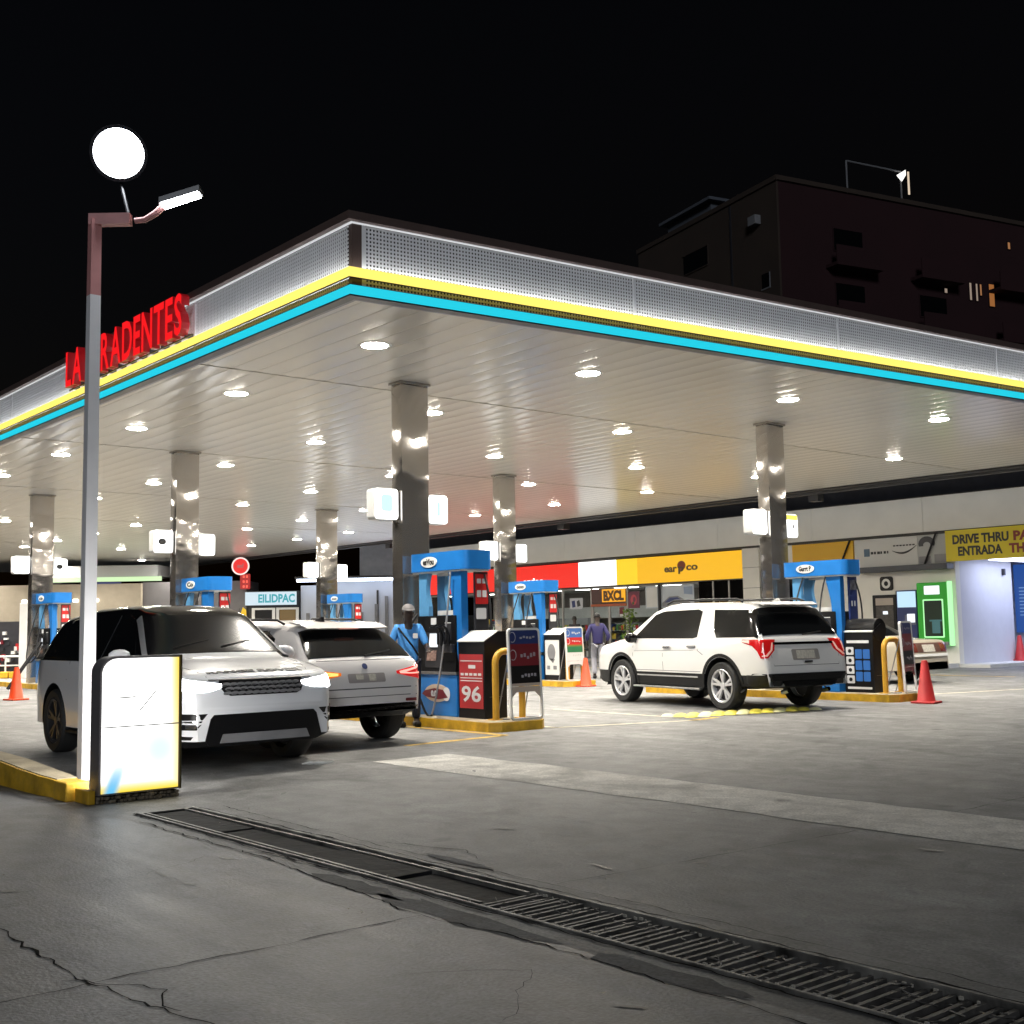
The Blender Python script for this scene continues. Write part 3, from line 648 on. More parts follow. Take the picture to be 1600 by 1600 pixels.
def along(mb, s0, s1, hw, z0, z1, zr=0):
    P_ = lambda s, q, z: (d.x * s + nrm.x * q, d.y * s + nrm.y * q, z)
    mb.add([P_(s0, -hw, z0), P_(s1, -hw, z0 + zr), P_(s1, hw, z0 + zr), P_(s0, hw, z0), P_(s0, -hw, z1), P_(s1, -hw, z1 + zr), P_(s1, hw, z1 + zr), P_(s0, hw, z1)], [(3, 2, 1, 0), (4, 5, 6, 7), (0, 1, 5, 4), (1, 2, 6, 5), (2, 3, 7, 6), (3, 0, 4, 7)]); return mb
along(MB(), -.05, .36, .05, 5.47, 5.58).build('arm', m_mutedred, lp)
MB().tube([tuple(d * .40 + Vector((0, 0, 5.51))), tuple(d * .50 + Vector((0, 0, 5.52))), tuple(d * .60 + Vector((0, 0, 5.58))), tuple(d * .68 + Vector((0, 0, 5.65)))], [.028, .03, .034, .036], 10).build('lamp_arm', m_mutedred, lp, 50)
hd = along(MB(), .66, 1.06, .085, 5.66, 5.72, .12).build('lamp_head', m_grey, lp)
along(MB(), .68, 1.04, .075, 5.648, 5.659, .115).build('lamp_lens', emitter('lamp lens', (.93, .96, 1.), 55), hd)
# floodlight tilted towards the street
fc = Vector((.16, .17, 6.21)); fd = Vector((.72, -.36, -.42)).normalized()
q = fd.to_track_quat('Z', 'Y').to_matrix().to_4x4(); q.translation = fc
fl = MB().lathe([(.0001, -.14), (.10, -.14), (.16, -.10), (.265, -.03), (.28, .03), (.245, .03), (.24, .0)], 32, lambda r, h, a: tuple(q @ Vector((r * math.cos(a), r * math.sin(a), h)))).build('floodlight', m_dark, lp, 40)
MB().lathe([(.239, .004), (.14, .018), (.0001, .02)], 32, lambda r, h, a: tuple(q @ Vector((r * math.cos(a), r * math.sin(a), h)))).build('flood_lens', emitter('flood lens', (.90, .95, 1.), 60), fl, 40)
MB().tube([tuple(d * .34 + Vector((0, 0, 5.56))), tuple(fc - fd * .2 + Vector((0, 0, -.3))), tuple(fc - fd * .13)], .018, 8).build('flood_bracket', m_dark, lp)

kb = thing('kerb_island', 'long yellow painted kerb at the left, orange worn marks on its front', 'kerb')
def kerb_run(y0, y1, dz, z0=0.):
    mb = MB(); xs_ = [-14, -4, -1.5, -.6, 0, .45, .70]; zs = [.24, .235, .23, .215, .185, .165, .15]; ys_ = [0, 0, 0, 0, -.005, -.02, -.06]
    for i in range(len(xs_) - 1):
        A_, B_ = [], []
        for L_, k in ((A_, i), (B_, i + 1)):
            y_ = y0 + (ys_[k] * -1 if k else 0); L_ += [(xs_[k], y_, z0 * zs[k]), (xs_[k], y1, z0 * zs[k]), (xs_[k], y1, zs[k] + dz), (xs_[k], y_, zs[k] + dz)]
        mb.add(A_ + B_, [(0, 1, 5, 4), (1, 2, 6, 5), (2, 3, 7, 6), (3, 0, 4, 7)] + ([(0, 1, 2, 3)] if i == 0 else []) + ([(4, 5, 6, 7)] if i == len(xs_) - 2 else []))
    return mb
kerb_run(-3.575, -3.31, 0).build('kerb_face', m_yellow, kb)
kerb_run(-3.55, -3.315, .008, 1.).build('kerb_top', m_kerbtop, kb)
om = MB()
for i in range(9): x = -1.9 + i * .11 + rng.uniform(-.02, .02); om.prism([(x, .03), (x + .05, .03), (x + .13, .14), (x + .07, .16)], FS(-3.576), 0, .003)
om.build('worn_mark', mat('rusty orange marks', (.45, .14, .03), .7, var=.4), kb)

ls = thing('light_box_sign', 'dazzling white backlit roadside sign with yellow edges and one rounded corner', 'sign', (1.45, -3.05, 0))
ro = rrect(-.355, .355, .07, 1.215, .14, 8, (0, 1, 0, 0))
MB().prism(ro, FE(0), -.20, -.006).build('case', mat('sign case', (.16, .15, .155), .45, .2, var=.1), ls, 30)
# backlit face: a printed sheet (white with a yellow border and a pale blue swoosh) over lamps
mf = bpy.data.materials.new('backlit face'); mf.use_nodes = True; nt = mf.node_tree; L = nt.links; N = nt.nodes.new; B_ = nt.nodes['Principled BSDF']
tc = N('ShaderNodeTexCoord'); sp = N('ShaderNodeSeparateXYZ'); L.new(tc.outputs['Object'], sp.inputs[0])
def mth(op, a, b=None, c=None):
    n_ = N('ShaderNodeMath'); n_.operation = op; n_.use_clamp = op == 'MAXIMUM'
    for i, v in enumerate((a, b, c)):
        if v is None: continue
        if isinstance(v, (int, float)): n_.inputs[i].default_value = v
        else: L.new(v, n_.inputs[i])
    return n_.outputs[0]
def rng_(v, a, b, lo=0., hi=1.):
    n_ = N('ShaderNodeMapRange'); n_.interpolation_type = 'SMOOTHSTEP'
    for k_, x_ in zip(('From Min', 'From Max', 'To Min', 'To Max'), (a, b, lo, hi)): n_.inputs[k_].default_value = x_
    L.new(v, n_.inputs['Value']); return n_.outputs['Result']
Y_, Z_ = sp.outputs['Y'], sp.outputs['Z']
ye = mth('MAXIMUM', mth('MULTIPLY', rng_(Y_, .22, .35), rng_(Z_, .30, 1.25, .6, 1.)), rng_(Z_, .20, .08))
sw = mth('SUBTRACT', Y_, mth('MULTIPLY', Z_, .36)); sw = mth('ABSOLUTE', mth('ADD', sw, .29)); swf = mth('MULTIPLY', rng_(sw, .09, .015), rng_(Z_, .42, .10))
bl = N('ShaderNodeMix'); bl.data_type = 'RGBA'; bl.inputs['A'].default_value = (1, 1, .97, 1); bl.inputs['B'].default_value = (1, .72, .01, 1); L.new(ye, bl.inputs['Factor'])
b2 = N('ShaderNodeMix'); b2.data_type = 'RGBA'; L.new(bl.outputs['Result'], b2.inputs['A']); b2.inputs['B'].default_value = (.12, .52, .85, 1); L.new(swf, b2.inputs['Factor'])
vm = N('ShaderNodeVectorMath'); vm.operation = 'DISTANCE'; L.new(tc.outputs['Object'], vm.inputs[0]); vm.inputs[1].default_value = (0, .17, .42)
b3 = N('ShaderNodeMix'); b3.data_type = 'RGBA'; L.new(b2.outputs['Result'], b3.inputs['A']); b3.inputs['B'].default_value = (.72, .95, 1., 1); L.new(rng_(vm.outputs['Value'], .17, .03, 0, .9), b3.inputs['Factor'])
L.new(b3.outputs['Result'], B_.inputs['Emission Color']); mk_ = mth('MAXIMUM', mth('MAXIMUM', ye, swf), rng_(vm.outputs['Value'], .2, .06, 0, .97)); st_ = mth('MULTIPLY_ADD', mth('POWER', mth('SUBTRACT', 1., mk_), 4.), 1.5, 1.0); L.new(st_, B_.inputs['Emission Strength']); B_.inputs['Base Color'].default_value = (.3, .3, .3, 1)
MB().prism(rrect(-.335, .335, .085, 1.195, .125, 8, (0, 1, 0, 0)), FE(0), -.006, .004).build('lit_face', mf, ls)
MB().prism(rrect(-.335, .335, .085, 1.195, .125, 8, (0, 1, 0, 0)), FE(0), -.212, -.202).build('lit_face', emitter('backlit rear face', (1., .99, .96), 15.), ls)
MB().prism(rrect(-.335, .335, .622, .632, .001, 1), FE(0), .0042, .006).build('panel_seam', mat('seam', (.25, .25, .25), .5), ls)
mk = MB().prism([(-.20, .862), (-.05, .866), (-.05, .876), (-.20, .872)], FE(0), .0042, .006).prism([(-.02, .752), (.125, .917), (.133, .913), (-.013, .746)], FE(0), .0042, .006)
mk.build('print', mat('fine print', (.12, .12, .12), .5), ls)
MB().box(-.02, .012, .345, .362, .07, 1.215).build('edge_trim', mat('dark bronze trim', (.09, .07, .03), .4), ls)
pb = thing('sign_plinth', 'low rough plinth with yellow paint under the bright roadside sign', 'plinth', (1.45, -3.05, 0))
rk = MB(); nn = 22
for i in range(nn):
    y0 = -.36 + .72 * i / nn
    for k in range(2): rk.cbox(-.22, -.03 + rng.uniform(-.04, .035), y0, y0 + .72 / nn * rng.uniform(.8, 1.15), k * .03, k * .03 + rng.uniform(.025, .035), .008)
rk.build('rubble_core', mat('broken masonry', (.16, .13, .09), .85, var=.6, vs=14, bump=.8, bs=60), pb)
MB().cbox(-.34, -.04, -.43, -.365, .0, .115, .01).build('yellow_edge', m_yellow, pb)
MB().cbox(-.66, -.36, -.50, -.30, .0, .16, .012).build('yellow_block', m_yellow, pb)
MB().cbox(-.36, -.24, -.35, .30, .0, .07, .01).build('pad', m_kerbtop, pb)

# ------------------------------------------------------------------ cars
def lin(tab, x):
    if x <= tab[0][0]: return tab[0][1]
    for (a, va), (b, vb) in zip(tab[:-1], tab[1:]):
        if x <= b: return va + (vb - va) * (x - a) / (b - a)
    return tab[-1][1]
def smo(tab, x, r=.06):
    lo, hi = tab[0][0], tab[-1][0]; q = min(r, x - lo, hi - x)
    if q <= 0: return lin(tab, x)
    return sum(lin(tab, x + q * k / 4) for k in range(-4, 5)) / 9
m_glass = mat('tinted glass', (.004, .0045, .005), .07, spec=.3)
m_wind = mat('windscreen', (.006, .006, .007), .16, spec=.25)
m_tyre = mat('tyre rubber', (.014, .014, .014), .7, bump=.15)
m_rim = mat('alloy rim', (.72, .72, .73), .3, .45)
m_rimd = mat('dark rim', (.03, .03, .033), .35, .1)
m_gloss = mat('gloss black', (.004, .004, .0045), .08, spec=.4)
m_clad = mat('black cladding', (.006, .006, .0065), .5, bump=.1, spec=.3)
m_seam = mat('panel gap', (.03, .03, .03), .6)
m_plate_w = mat('number plate', (.55, .52, .45), .5, var=.2, vs=30)

class Car:
    def __init__(s, name, label, cat, tabs, hw, wr, zr, zbelt, zc, ax, paint, loc, rz, scale, roof_mat=None, wheel_r=.38, rim=m_rim, side_black=False, spokes=5, twin=True):
        s.root = thing(name, label, cat, loc, rz); s.root.scale = scale
        zt, zb, plan = tabs; x0, x1 = zt[0][0], zt[-1][0]
        xs = sorted(set([x0, x1] + [x0 + .03, x0 + .07, x0 + .12, x1 - .03, x1 - .07, x1 - .12] + [x0 + (x1 - x0) * i / 64 for i in range(65)] + [a for a, _ in zt[1:-1]]))
        xs = [x for i, x in enumerate(xs) if i == 0 or x - xs[i - 1] > .012]
        xs[-1] = x1
        rings, ts = [], []
        for x in xs:
            T, B, P_ = smo(zt, x), lin(zb, x), smo(plan, x); h = hw * P_
            t = max(0, min(1, (T - zbelt) / (zr - zbelt)))
            zc_ = min(zc, T - .2); zsh = min(zbelt - .17, T - .10); zbl = min(zbelt, T - .055); mid = zc_ * .45 + zsh * .55
            yr = h * .93 * (1 - t) + wr * min(1, P_ * 1.02) * t
            half = [(0, B), (h * .80, B), (h * .955, B + .05), (h * .985, zc_), (h, mid), (h * .992, zsh), (h * .962, zbl), (yr + .02, T - (.03 * (1 - t) + .10 * t)), (yr - .03, T - (.016 * (1 - t) + .045 * t)), (yr - .10, T - (.010 * (1 - t) + .018 * t)), (yr * .5, T - .004), (0, T)]
            s.half = getattr(s, 'half', []); s.half.append((x, t, [(x, y, z) for y, z in half]))
            rings.append([(x, y, z) for y, z in half] + [(x, -y, z) for y, z in half[-2:0:-1]]); ts.append(t)
        n = len(rings[0]); v = [p for r in rings for p in r]; f = []; mi = []
        nh = 11
        for i in range(len(xs) - 1):
            for j in range(n):
                f.append((i * n + j, i * n + (j + 1) % n, (i + 1) * n + (j + 1) % n, (i + 1) * n + j))
                q = j if j < nh else n - 1 - j
                tt = min(ts[i], ts[i + 1])
                m = 1 if q <= 2 else 0
                if roof_mat and q >= 6 and tt > .03 and (q == 6 or max(ts[i], ts[i + 1]) > .6 or q in (7, 8)): m = 2
                mi.append(m)
        for base, rv in ((0, True), ((len(xs) - 1) * n, False)):
            T = rings[0][11][2] if base == 0 else rings[-1][11][2]; B = rings[0][0][2] if base == 0 else rings[-1][0][2]
            for j in range(nh):   # strips across the car
                a, b = base + j, base + j + 1; c_, d_ = base + (n - j) % n, base + (n - j - 1) % n
                if j == 0: fc_ = (a, b, d_)
                elif j == nh - 1: fc_ = (a, b, c_)
                else: fc_ = (a, b, d_, c_)
                f.append(fc_); mi.append(1 if j <= 2 else 0)
        s.bvh = BVHTree.FromPolygons([Vector(p) for p in v], f)
        me = bpy.data.meshes.new('body'); me.from_pydata(v, [], f)
        for m in (paint, m_clad, roof_mat or paint): me.materials.append(m)
        me.polygons.foreach_set('material_index', mi)
        bm = bmesh.new(); bm.from_mesh(me); bmesh.ops.recalc_face_normals(bm, faces=bm.faces[:]); bm.to_mesh(me); bm.free()
        o = bpy.data.objects.new('body', me); C.objects.link(o)
        cut = MB()
        for xa in ax:
            for sd in (-1, 1):
                y0, y1 = sorted((sd * (hw - .34), sd * (hw + .3))); r = wheel_r + .075
                k = 36; ring = [(xa + r * math.cos(2 * PI * i / k), wheel_r + r * math.sin(2 * PI * i / k)) for i in range(k)]
                cut.prism(ring, lambda u, w_, d: (u, d, w_), y0, y1)
        cut.mat(1); co_ = cut.build('cutter', [paint, m_clad, m_clad]); co_.data.polygons.foreach_set('material_index', [1] * len(co_.data.polygons))
        md = o.modifiers.new('b', 'BOOLEAN'); md.operation = 'DIFFERENCE'; md.object = co_; md.solver = 'EXACT'
        dg = bpy.context.evaluated_depsgraph_get(); ev = o.evaluated_get(dg); nm_ = bpy.data.meshes.new_from_object(ev)
        o.modifiers.clear(); o.data = nm_; bpy.data.objects.remove(co_)
        nm_.polygons.foreach_set('use_smooth', [True] * len(nm_.polygons)); nm_.set_sharp_from_angle(angle=R(32))
        o.parent = s.root; s.body = o; s.hw = hw; s.ax = ax; s.wr = wheel_r
        for xa in ax:
            for sd in (-1, 1): s.wheel(xa, sd, rim, spokes, twin)
            for sd in (-1, 1):
                s.decal([(xa + (wheel_r + q) * math.cos(R(a)), wheel_r + (wheel_r + q) * math.sin(R(a))) for q, rg_ in ((.082, range(-10, 191, 8)), (.135, range(190, -11, -8))) for a in rg_], 'L' if sd > 0 else 'R', 'arch_trim', m_clad, off=.012, res=.2) if zc > .5 else None
    def wheel(s, xa, sd, rim, spokes, twin):
        r = s.wr; y = sd * (s.hw - .135); W_ = .13
        fn = lambda rr, h, a: (rr * math.cos(a), sd * h, rr * math.sin(a))
        ty = MB().lathe([(r - .115, -W_), (r - .03, -W_ - .005), (r - .006, -W_ + .02), (r, -W_ + .04), (r, W_ - .04), (r - .006, W_ - .02), (r - .03, W_ + .004), (r - .10, W_ - .005), (r - .115, W_ - .02)], 40, fn, True)
        t = ty.build('wheel', m_tyre, s.root, 30, (xa, y, r))
        rm = MB().lathe([(r - .112, W_ - .012), (r - .125, W_ - .004), (r - .145, W_ - .02), (r - .15, -W_ * .3), (r - .15, -W_ * .6)], 40, fn)
        rm.lathe([(.0001, W_ - .03), (.055, W_ - .032), (.06, W_ - .06), (.0001, W_ - .07)], 20, fn)
        for i in range(spokes):
            for e in ((-.17, .17) if twin else (0,)):
                a = 2 * PI * i / spokes + .3; a1 = a + e; hw_ = .018 if twin else .035
                p0 = Vector((math.cos(a + e * .3), math.sin(a + e * .3))); p1 = Vector((math.cos(a1), math.sin(a1))); q0, q1 = p0 * .045, p1 * (r - .135); n_ = Vector((-p1.y, p1.x)) * hw_
                pts = [q0 - n_ * .9, q1 - n_ * 1.15, q1 + n_ * 1.15, q0 + n_ * .9]
                zz = (W_ - .04, W_ - .018, W_ - .018, W_ - .04)
                rm.add([(p.x, sd * z_, p.y) for p, z_ in zip(pts, zz)] + [(p.x, sd * (z_ - .035), p.y) for p, z_ in zip(pts, zz)], [(0, 1, 2, 3), (4, 5, 6, 7), (0, 1, 5, 4), (1, 2, 6, 5), (2, 3, 7, 6), (3, 0, 4, 7)])
        o = rm.build('rim', rim, t, 35)
        MB().lathe([(.0001, .03), (r - .15, .03)], 24, fn).build('brake_disc', m_dark, t)
        return t
    def hit(s, ax, u, v):
        if isinstance(ax, tuple):
            sx, sy, x0, y0 = ax; n_ = Vector((sx, sy, 0)) / math.sqrt(2); t_ = Vector((sx, -sy, 0)) / math.sqrt(2); o = Vector((x0, y0, v)) + n_ * 3 + t_ * u; d = -n_
        elif ax in 'LR':
            sg_ = 1 if ax == 'L' else -1; o, d = Vector((u, 3 * sg_, v)), Vector((0, -sg_, 0))
        elif ax == 'F': o, d = Vector((5, u, v)), Vector((-1, 0, 0))
        elif ax == 'B': o, d = Vector((-5, u, v)), Vector((1, 0, 0))
        else: o, d = Vector((u, v, 4)), Vector((0, 0, -1))
        h = s.bvh.ray_cast(o, d)[0]
        return h, d
    def decal(s, out, ax, name, m, off=.006, res=.10, parent=None, depth=.02, smooth=60):
        """outline laid on the body along one axis: a thin conforming shell"""
        us = [p[0] for p in out]; vs_ = [p[1] for p in out]; n = len(out)
        fine = []
        for i in range(n):
            a, b = Vector(out[i]), Vector(out[(i + 1) % n]); k = max(1, int((b - a).length / res))
            fine += [a + (b - a) * j / k for j in range(k)]
        pts = list(fine); nb = len(pts); u = min(us) + res * .5
        ins = lambda p: sum(((a.y > p[1]) != (b.y > p[1])) and (p[0] < (b.x - a.x) * (p[1] - a.y) / (b.y - a.y) + a.x) for a, b in zip(fine, fine[1:] + fine[:1])) % 2
        while u < max(us):
            v = min(vs_) + res * .5
            while v < max(vs_):
                if ins((u, v)) and min((Vector((u, v)) - q).length for q in fine) > res * .35: pts.append(Vector((u, v)))
                v += res
            u += res
        vo, _, fo, *_r = geometry.delaunay_2d_cdt(pts, [(i, (i + 1) % nb) for i in range(nb)], [], 1, 1e-5)
        P3 = []
        for p in vo:
            h, d = s.hit(ax, p.x, p.y); P3.append((h, d))
        ok = [h for h, _ in P3 if h is not None]
        if not ok: return None
        av = sum(ok, Vector()) / len(ok); dd = P3[0][1]
        top = []
        for (h, d), p in zip(P3, vo):
            if h is None:
                h = Vector((av.x, av.y, p.y)) if isinstance(ax, tuple) else Vector((p.x, av.y, p.y)) if ax in 'LR' else Vector((av.x, p.x, p.y)) if ax in 'FB' else Vector((p.x, p.y, av.z))
            top.append(h - d * off)
        mb = MB(); N_ = len(top)
        ec = {}
        for f_ in fo:
            for a, b in zip(f_, list(f_[1:]) + [f_[0]]): ec[(a, b)] = 1
        be = [e for e in ec if (e[1], e[0]) not in ec]
        mb.add([tuple(p) for p in top] + [tuple(p + dd * depth) for p in top], [tuple(f_) for f_ in fo] + [(a, b, b + N_, a + N_) for a, b in be])
        return mb.build(name, m, parent or s.root, smooth)
    def sheet(s, cols, name, m, off, parent=None, flip=False):
        bm = bmesh.new(); g = [[bm.verts.new(p) for p in c] for c in cols]
        for a, b in zip(g[:-1], g[1:]):
            for i in range(len(a) - 1): bm.faces.new((a[i], a[i + 1], b[i + 1], b[i]))
        bm.normal_update(); c0 = Vector((0, 0, .8)); sgn = 1
        f0 = bm.faces[len(bm.faces) // 2] if not hasattr(bm.faces, 'ensure_lookup_table') else (bm.faces.ensure_lookup_table(), bm.faces[len(bm.faces) // 2])[1]
        if f0.normal.dot(f0.calc_center_median() - c0) < 0: sgn = -1
        nv = {v: v.normal.copy() * sgn for v in bm.verts}; base = list(bm.verts)
        for v in base: v.co += nv[v] * off
        be = [e for e in bm.edges if e.is_boundary]; lo = {}
        for e in be:
            for v in e.verts:
                if v not in lo: lo[v] = bm.verts.new(v.co - nv[v] * (off + .012))
        for e in be: bm.faces.new((e.verts[0], e.verts[1], lo[e.verts[1]], lo[e.verts[0]]))
        bmesh.ops.recalc_face_normals(bm, faces=bm.faces[:])
        me = bpy.data.meshes.new(name); bm.to_mesh(me); bm.free(); me.materials.append(m); me.polygons.foreach_set('use_smooth', [True] * len(me.polygons)); me.set_sharp_from_angle(angle=R(40))
        o = bpy.data.objects.new(name, me); C.objects.link(o); o.parent = parent or s.root; return o
    def at(s, x):
        H = s.half
        for (xa, ta, pa_), (xb, tb, pb_) in zip(H[:-1], H[1:]):
            if xa <= x <= xb:
                k = (x - xa) / (xb - xa); return [tuple(a + (b - a) * k for a, b in zip(p, q)) for p, q in zip(pa_, pb_)]
    def q(s, hp, idx):
        i = min(int(idx), len(hp) - 2); k = idx - i; return tuple(a + (b - a) * k for a, b in zip(hp[i], hp[i + 1]))
    def stations(s, x0, x1): return [x0] + [h[0] for h in s.half if x0 + .01 < h[0] < x1 - .01] + [x1]
    def screen(s, x0, x1, name, m, frac=.97, off=.006):
        cols = []
        for x in s.stations(x0, x1):
            hp = s.at(x); row = [s.q(hp, 8 + 3 * (1 - frac) * .6 + k * .6) for k in range(6) if 8 + 3 * (1 - frac) * .6 + k * .6 < 11] + [hp[11]]
            cols.append(row + [(p[0], -p[1], p[2]) for p in row[-2::-1]])
        return s.sheet(cols, name, m, off)
    def pillar(s, x0, x1, q0, q1, name, m, off=.008, sides=(1, -1)):
        for sd in sides:
            cols = []
            for x in s.stations(x0, x1):
                hp = s.at(x); cols.append([(lambda p: (p[0], p[1] * sd, p[2]))(s.q(hp, q0 + (q1 - q0) * k / 4)) for k in range(5)])
            s.sheet(cols, name, m, off)
    def both(s, out, name, m, **k):
        for ax in 'LR': s.decal(out, ax, name, m, **k)
    def mirror_y(s, out, ax, name, m, **k):
        s.decal(out, ax, name, m, **k); s.decal([(-u, v) for u, v in out], ax, name, m, **k)
    def line(s, ax, pts, w=.008, name='panel_seam', m=m_seam, off=.0015):
        out = []
        P_ = [Vector(p) for p in pts]; L_, R_ = [], []
        for i, p in enumerate(P_):
            d = (P_[min(i + 1, len(P_) - 1)] - P_[max(0, i - 1)]).normalized(); n_ = Vector((-d.y, d.x)) * w / 2; L_.append(p + n_); R_.append(p - n_)
        return s.decal([tuple(p) for p in L_ + R_[::-1]], ax, name, m, off=off, res=.12, depth=.01)
    def mirrors(s, x, z, m, y=None):
        for sd in (-1, 1):
            y0 = y or s.hw - .06
            mb = MB().lathe([(.0001, -.10), (.06, -.095), (.085, -.05), (.09, .0), (.08, .06), (.05, .10), (.0001, .115)], 16, lambda r, h, a: (x + r * .75 * math.cos(a), sd * (y0 + .13 + h * 1.15), z + .02 + r * math.sin(a)))
            mb.tube([(x + .02, sd * (y0 - .06), z - .07), (x, sd * (y0 + .06), z - .03)], .03, 8)
            mb.build('wing_mirror', m, s.root, 50)

# --- white family SUV with black trim, seen from its rear left
m_wpaint = mat('white car paint', (.80, .79, .77), .25, coat=1., var=.01)
T = ([(-2.5, .60), (-2.47, .86), (-2.43, 1.02), (-2.36, 1.16), (-2.28, 1.28), (-2.06, 1.62), (-1.95, 1.70), (-1.0, 1.755), (0, 1.765), (.35, 1.745), (.68, 1.65), (1.36, 1.17), (1.6, 1.13), (2.2, 1.03), (2.42, .90), (2.5, .68)],
     [(-2.5, .50), (-2.25, .36), (-1, .30), (1, .30), (2.2, .30), (2.5, .40)],
     [(-2.5, .87), (-2.42, .93), (-2.2, .975), (-1.5, 1), (1.3, 1), (2.0, .965), (2.35, .89), (2.5, .74)])
ex = Car('white_suv', 'gleaming white SUV with black lower trim and silver ten-spoke wheels, seen from behind', 'car', T, .99, .68, 1.76, 1.12, .57, (-1.46, 1.42), m_wpaint, (-2.74, 9.16, 0), math.atan2(.20, -.98), (1.01, .94, 1.01), wheel_r=.385)
ex.both([(1.06, 1.15), (.60, 1.56), (.36, 1.62), (-.62, 1.635), (-.74, 1.60), (-.80, 1.17), (-.70, 1.15)], 'side_window', m_glass)
ex.both([(-1.06, 1.62), (-1.98, 1.60), (-2.26, 1.24), (-2.26, 1.17), (-1.32, 1.16), (-1.20, 1.28)], 'quarter_window', m_glass)
ex.screen(-2.33, -2.03, 'rear_window', m_glass, .99, .010); ex.screen(.74, 1.30, 'windshield', m_glass)
ex.pillar(-2.30, -2.02, 6.25, 8.1, 'rear_pillar', m_gloss, .010)
ex.line('L', [(.13, 1.15), (.13, .60)]); ex.line('R', [(.13, 1.15), (.13, .60)])
for q in 'LR':
    ex.line(q, [(-.78, 1.15), (-.86, .95), (-1.0, .88)]); ex.line(q, [(1.05, 1.14), (1.04, .60)]); ex.line(q, [(1.0, .93), (-.75, .955)], .006); ex.line(q, [(1.04, .60), (-.92, .60)])
ex.both(rrect(-.10 - .0, .10, .985, 1.015, .012), 'door_handle', m_chrome, off=.03)
ex.both(rrect(-.80, -.58, 1.0, 1.03, .012), 'door_handle', m_grey, off=.03)
ex.both(rrect(-.85, .92, .50, .525, .01), 'sill_strip', m_chrome, off=.014)
m_tail = mat('tail lamp red', (.45, .008, .01), .12, coat=1., emit=(1., .02, .015), es=.12); m_tailw = mat('tail lamp clear', (.7, .6, .55), .1, coat=1., emit=(1., .35, .25), es=.35)
for sd in (1, -1):
    ax_ = (-1, sd, -2.44, sd * .90)
    tl = ex.decal([(-.36, 1.13), (.17, 1.13), (.165, .96), (.07, .84), (-.05, .835), (-.11, .95), (-.19, 1.03), (-.36, 1.085)], ax_, 'tail_lamp', m_tail, off=.014, res=.06)
    ex.decal([(.12, 1.08), (.14, 1.08), (.135, .96), (.055, .865), (-.03, .86), (-.035, .88), (.035, .89), (.105, .965)], ax_, 'lamp_strip', m_tailw, off=.020, res=.05, parent=tl)
    ex.decal([(-.02, 1.08), (.0, 1.08), (.0, .96), (-.02, .92), (-.04, .93), (-.025, .97)], ax_, 'lamp_strip', m_tailw, off=.020, res=.05, parent=tl)
    ex.decal([(-.35, 1.12), (-.24, 1.12), (-.235, 1.065), (-.35, 1.09)], ax_, 'lamp_strip', m_tailw, off=.020, res=.05, parent=tl)
ex.decal([(-.66, 1.085), (.66, 1.085), (.66, 1.045), (-.66, 1.045)], 'B', 'tailgate_trim', m_gloss, off=.012)
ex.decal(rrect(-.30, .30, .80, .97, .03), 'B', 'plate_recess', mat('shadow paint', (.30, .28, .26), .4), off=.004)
pl_ = ex.decal(rrect(-.20, .20, .82, .95, .01), 'B', 'number_plate', m_plate_w, off=.010)
ex.line('B', [(-.80, 1.14), (-.72, .72), (.72, .72), (.80, 1.14)], .008)
ex.decal(rrect(-.95, .95, .545, .60, .01), 'B', 'bumper_edge', m_clad, off=.02)
ex.decal([(-.9, .34), (.9, .34), (.93, .56), (-.93, .56)], 'B', 'rear_bumper', m_clad, off=.03, depth=.06)
ex.decal([(-.55, .40), (.55, .40), (.60, .48), (-.60, .48)], 'B', 'bumper_insert', m_gloss, off=.045)
for sd in (1, -1): ex.decal([(-.30, .36), (.30, .36), (.30, .575), (-.30, .575)], (-1, sd, -2.44, sd * .90), 'rear_bumper', m_clad, off=.022, depth=.05)
MB().box(-.08, .08, -.01, .01, 0, .03).build('badge', m_dark, ex.root, None, (-2.52, 0, .76), PI / 2)
for sd in (-1, 1):
    MB().tube([(-1.75, sd * .70, 1.735), (-1.6, sd * .70, 1.785), (.1, sd * .70, 1.80), (.30, sd * .69, 1.745)], .02, 8).build('roof_rail', m_black, ex.root, 50)
    MB().cbox(-.95, .98, sd * .98 - .06, sd * .98 + .06, .30, .335, .012).build('side_step', m_steel, ex.root)
    MB().tube([(-2.35, sd * .45, .30), (-2.5, sd * .45, .33)], .035, 10).build('tail_pipe', m_chrome, ex.root)
MB().prism([(-2.14, 1.665), (-2.02, 1.70), (-1.85, 1.715), (-1.85, 1.735), (-2.05, 1.725), (-2.16, 1.68)], lambda u, v, d: (u, d, v), -.60, .60).build('roof_spoiler', m_wpaint, ex.root, 40)
MB().prism([(-1.9, 1.72), (-1.7, 1.735), (-1.86, 1.79)], lambda u, v, d: (u, d, v), -.02, .02).build('aerial', m_wpaint, ex.root)
MB().tube([(-2.40, .0, 1.20), (-2.36, -.45, 1.24)], .012, 6).build('rear_wiper', m_black, ex.root)
ex.mirrors(.98, 1.14, m_gloss)
ex.mirror_y([(.45, .92), (.78, .98), (.84, .90), (.5, .80)], 'F', 'headlamp', m_chrome)
ex.decal(rrect(-.45, .45, .66, .92, .05), 'F', 'grille', m_gloss)

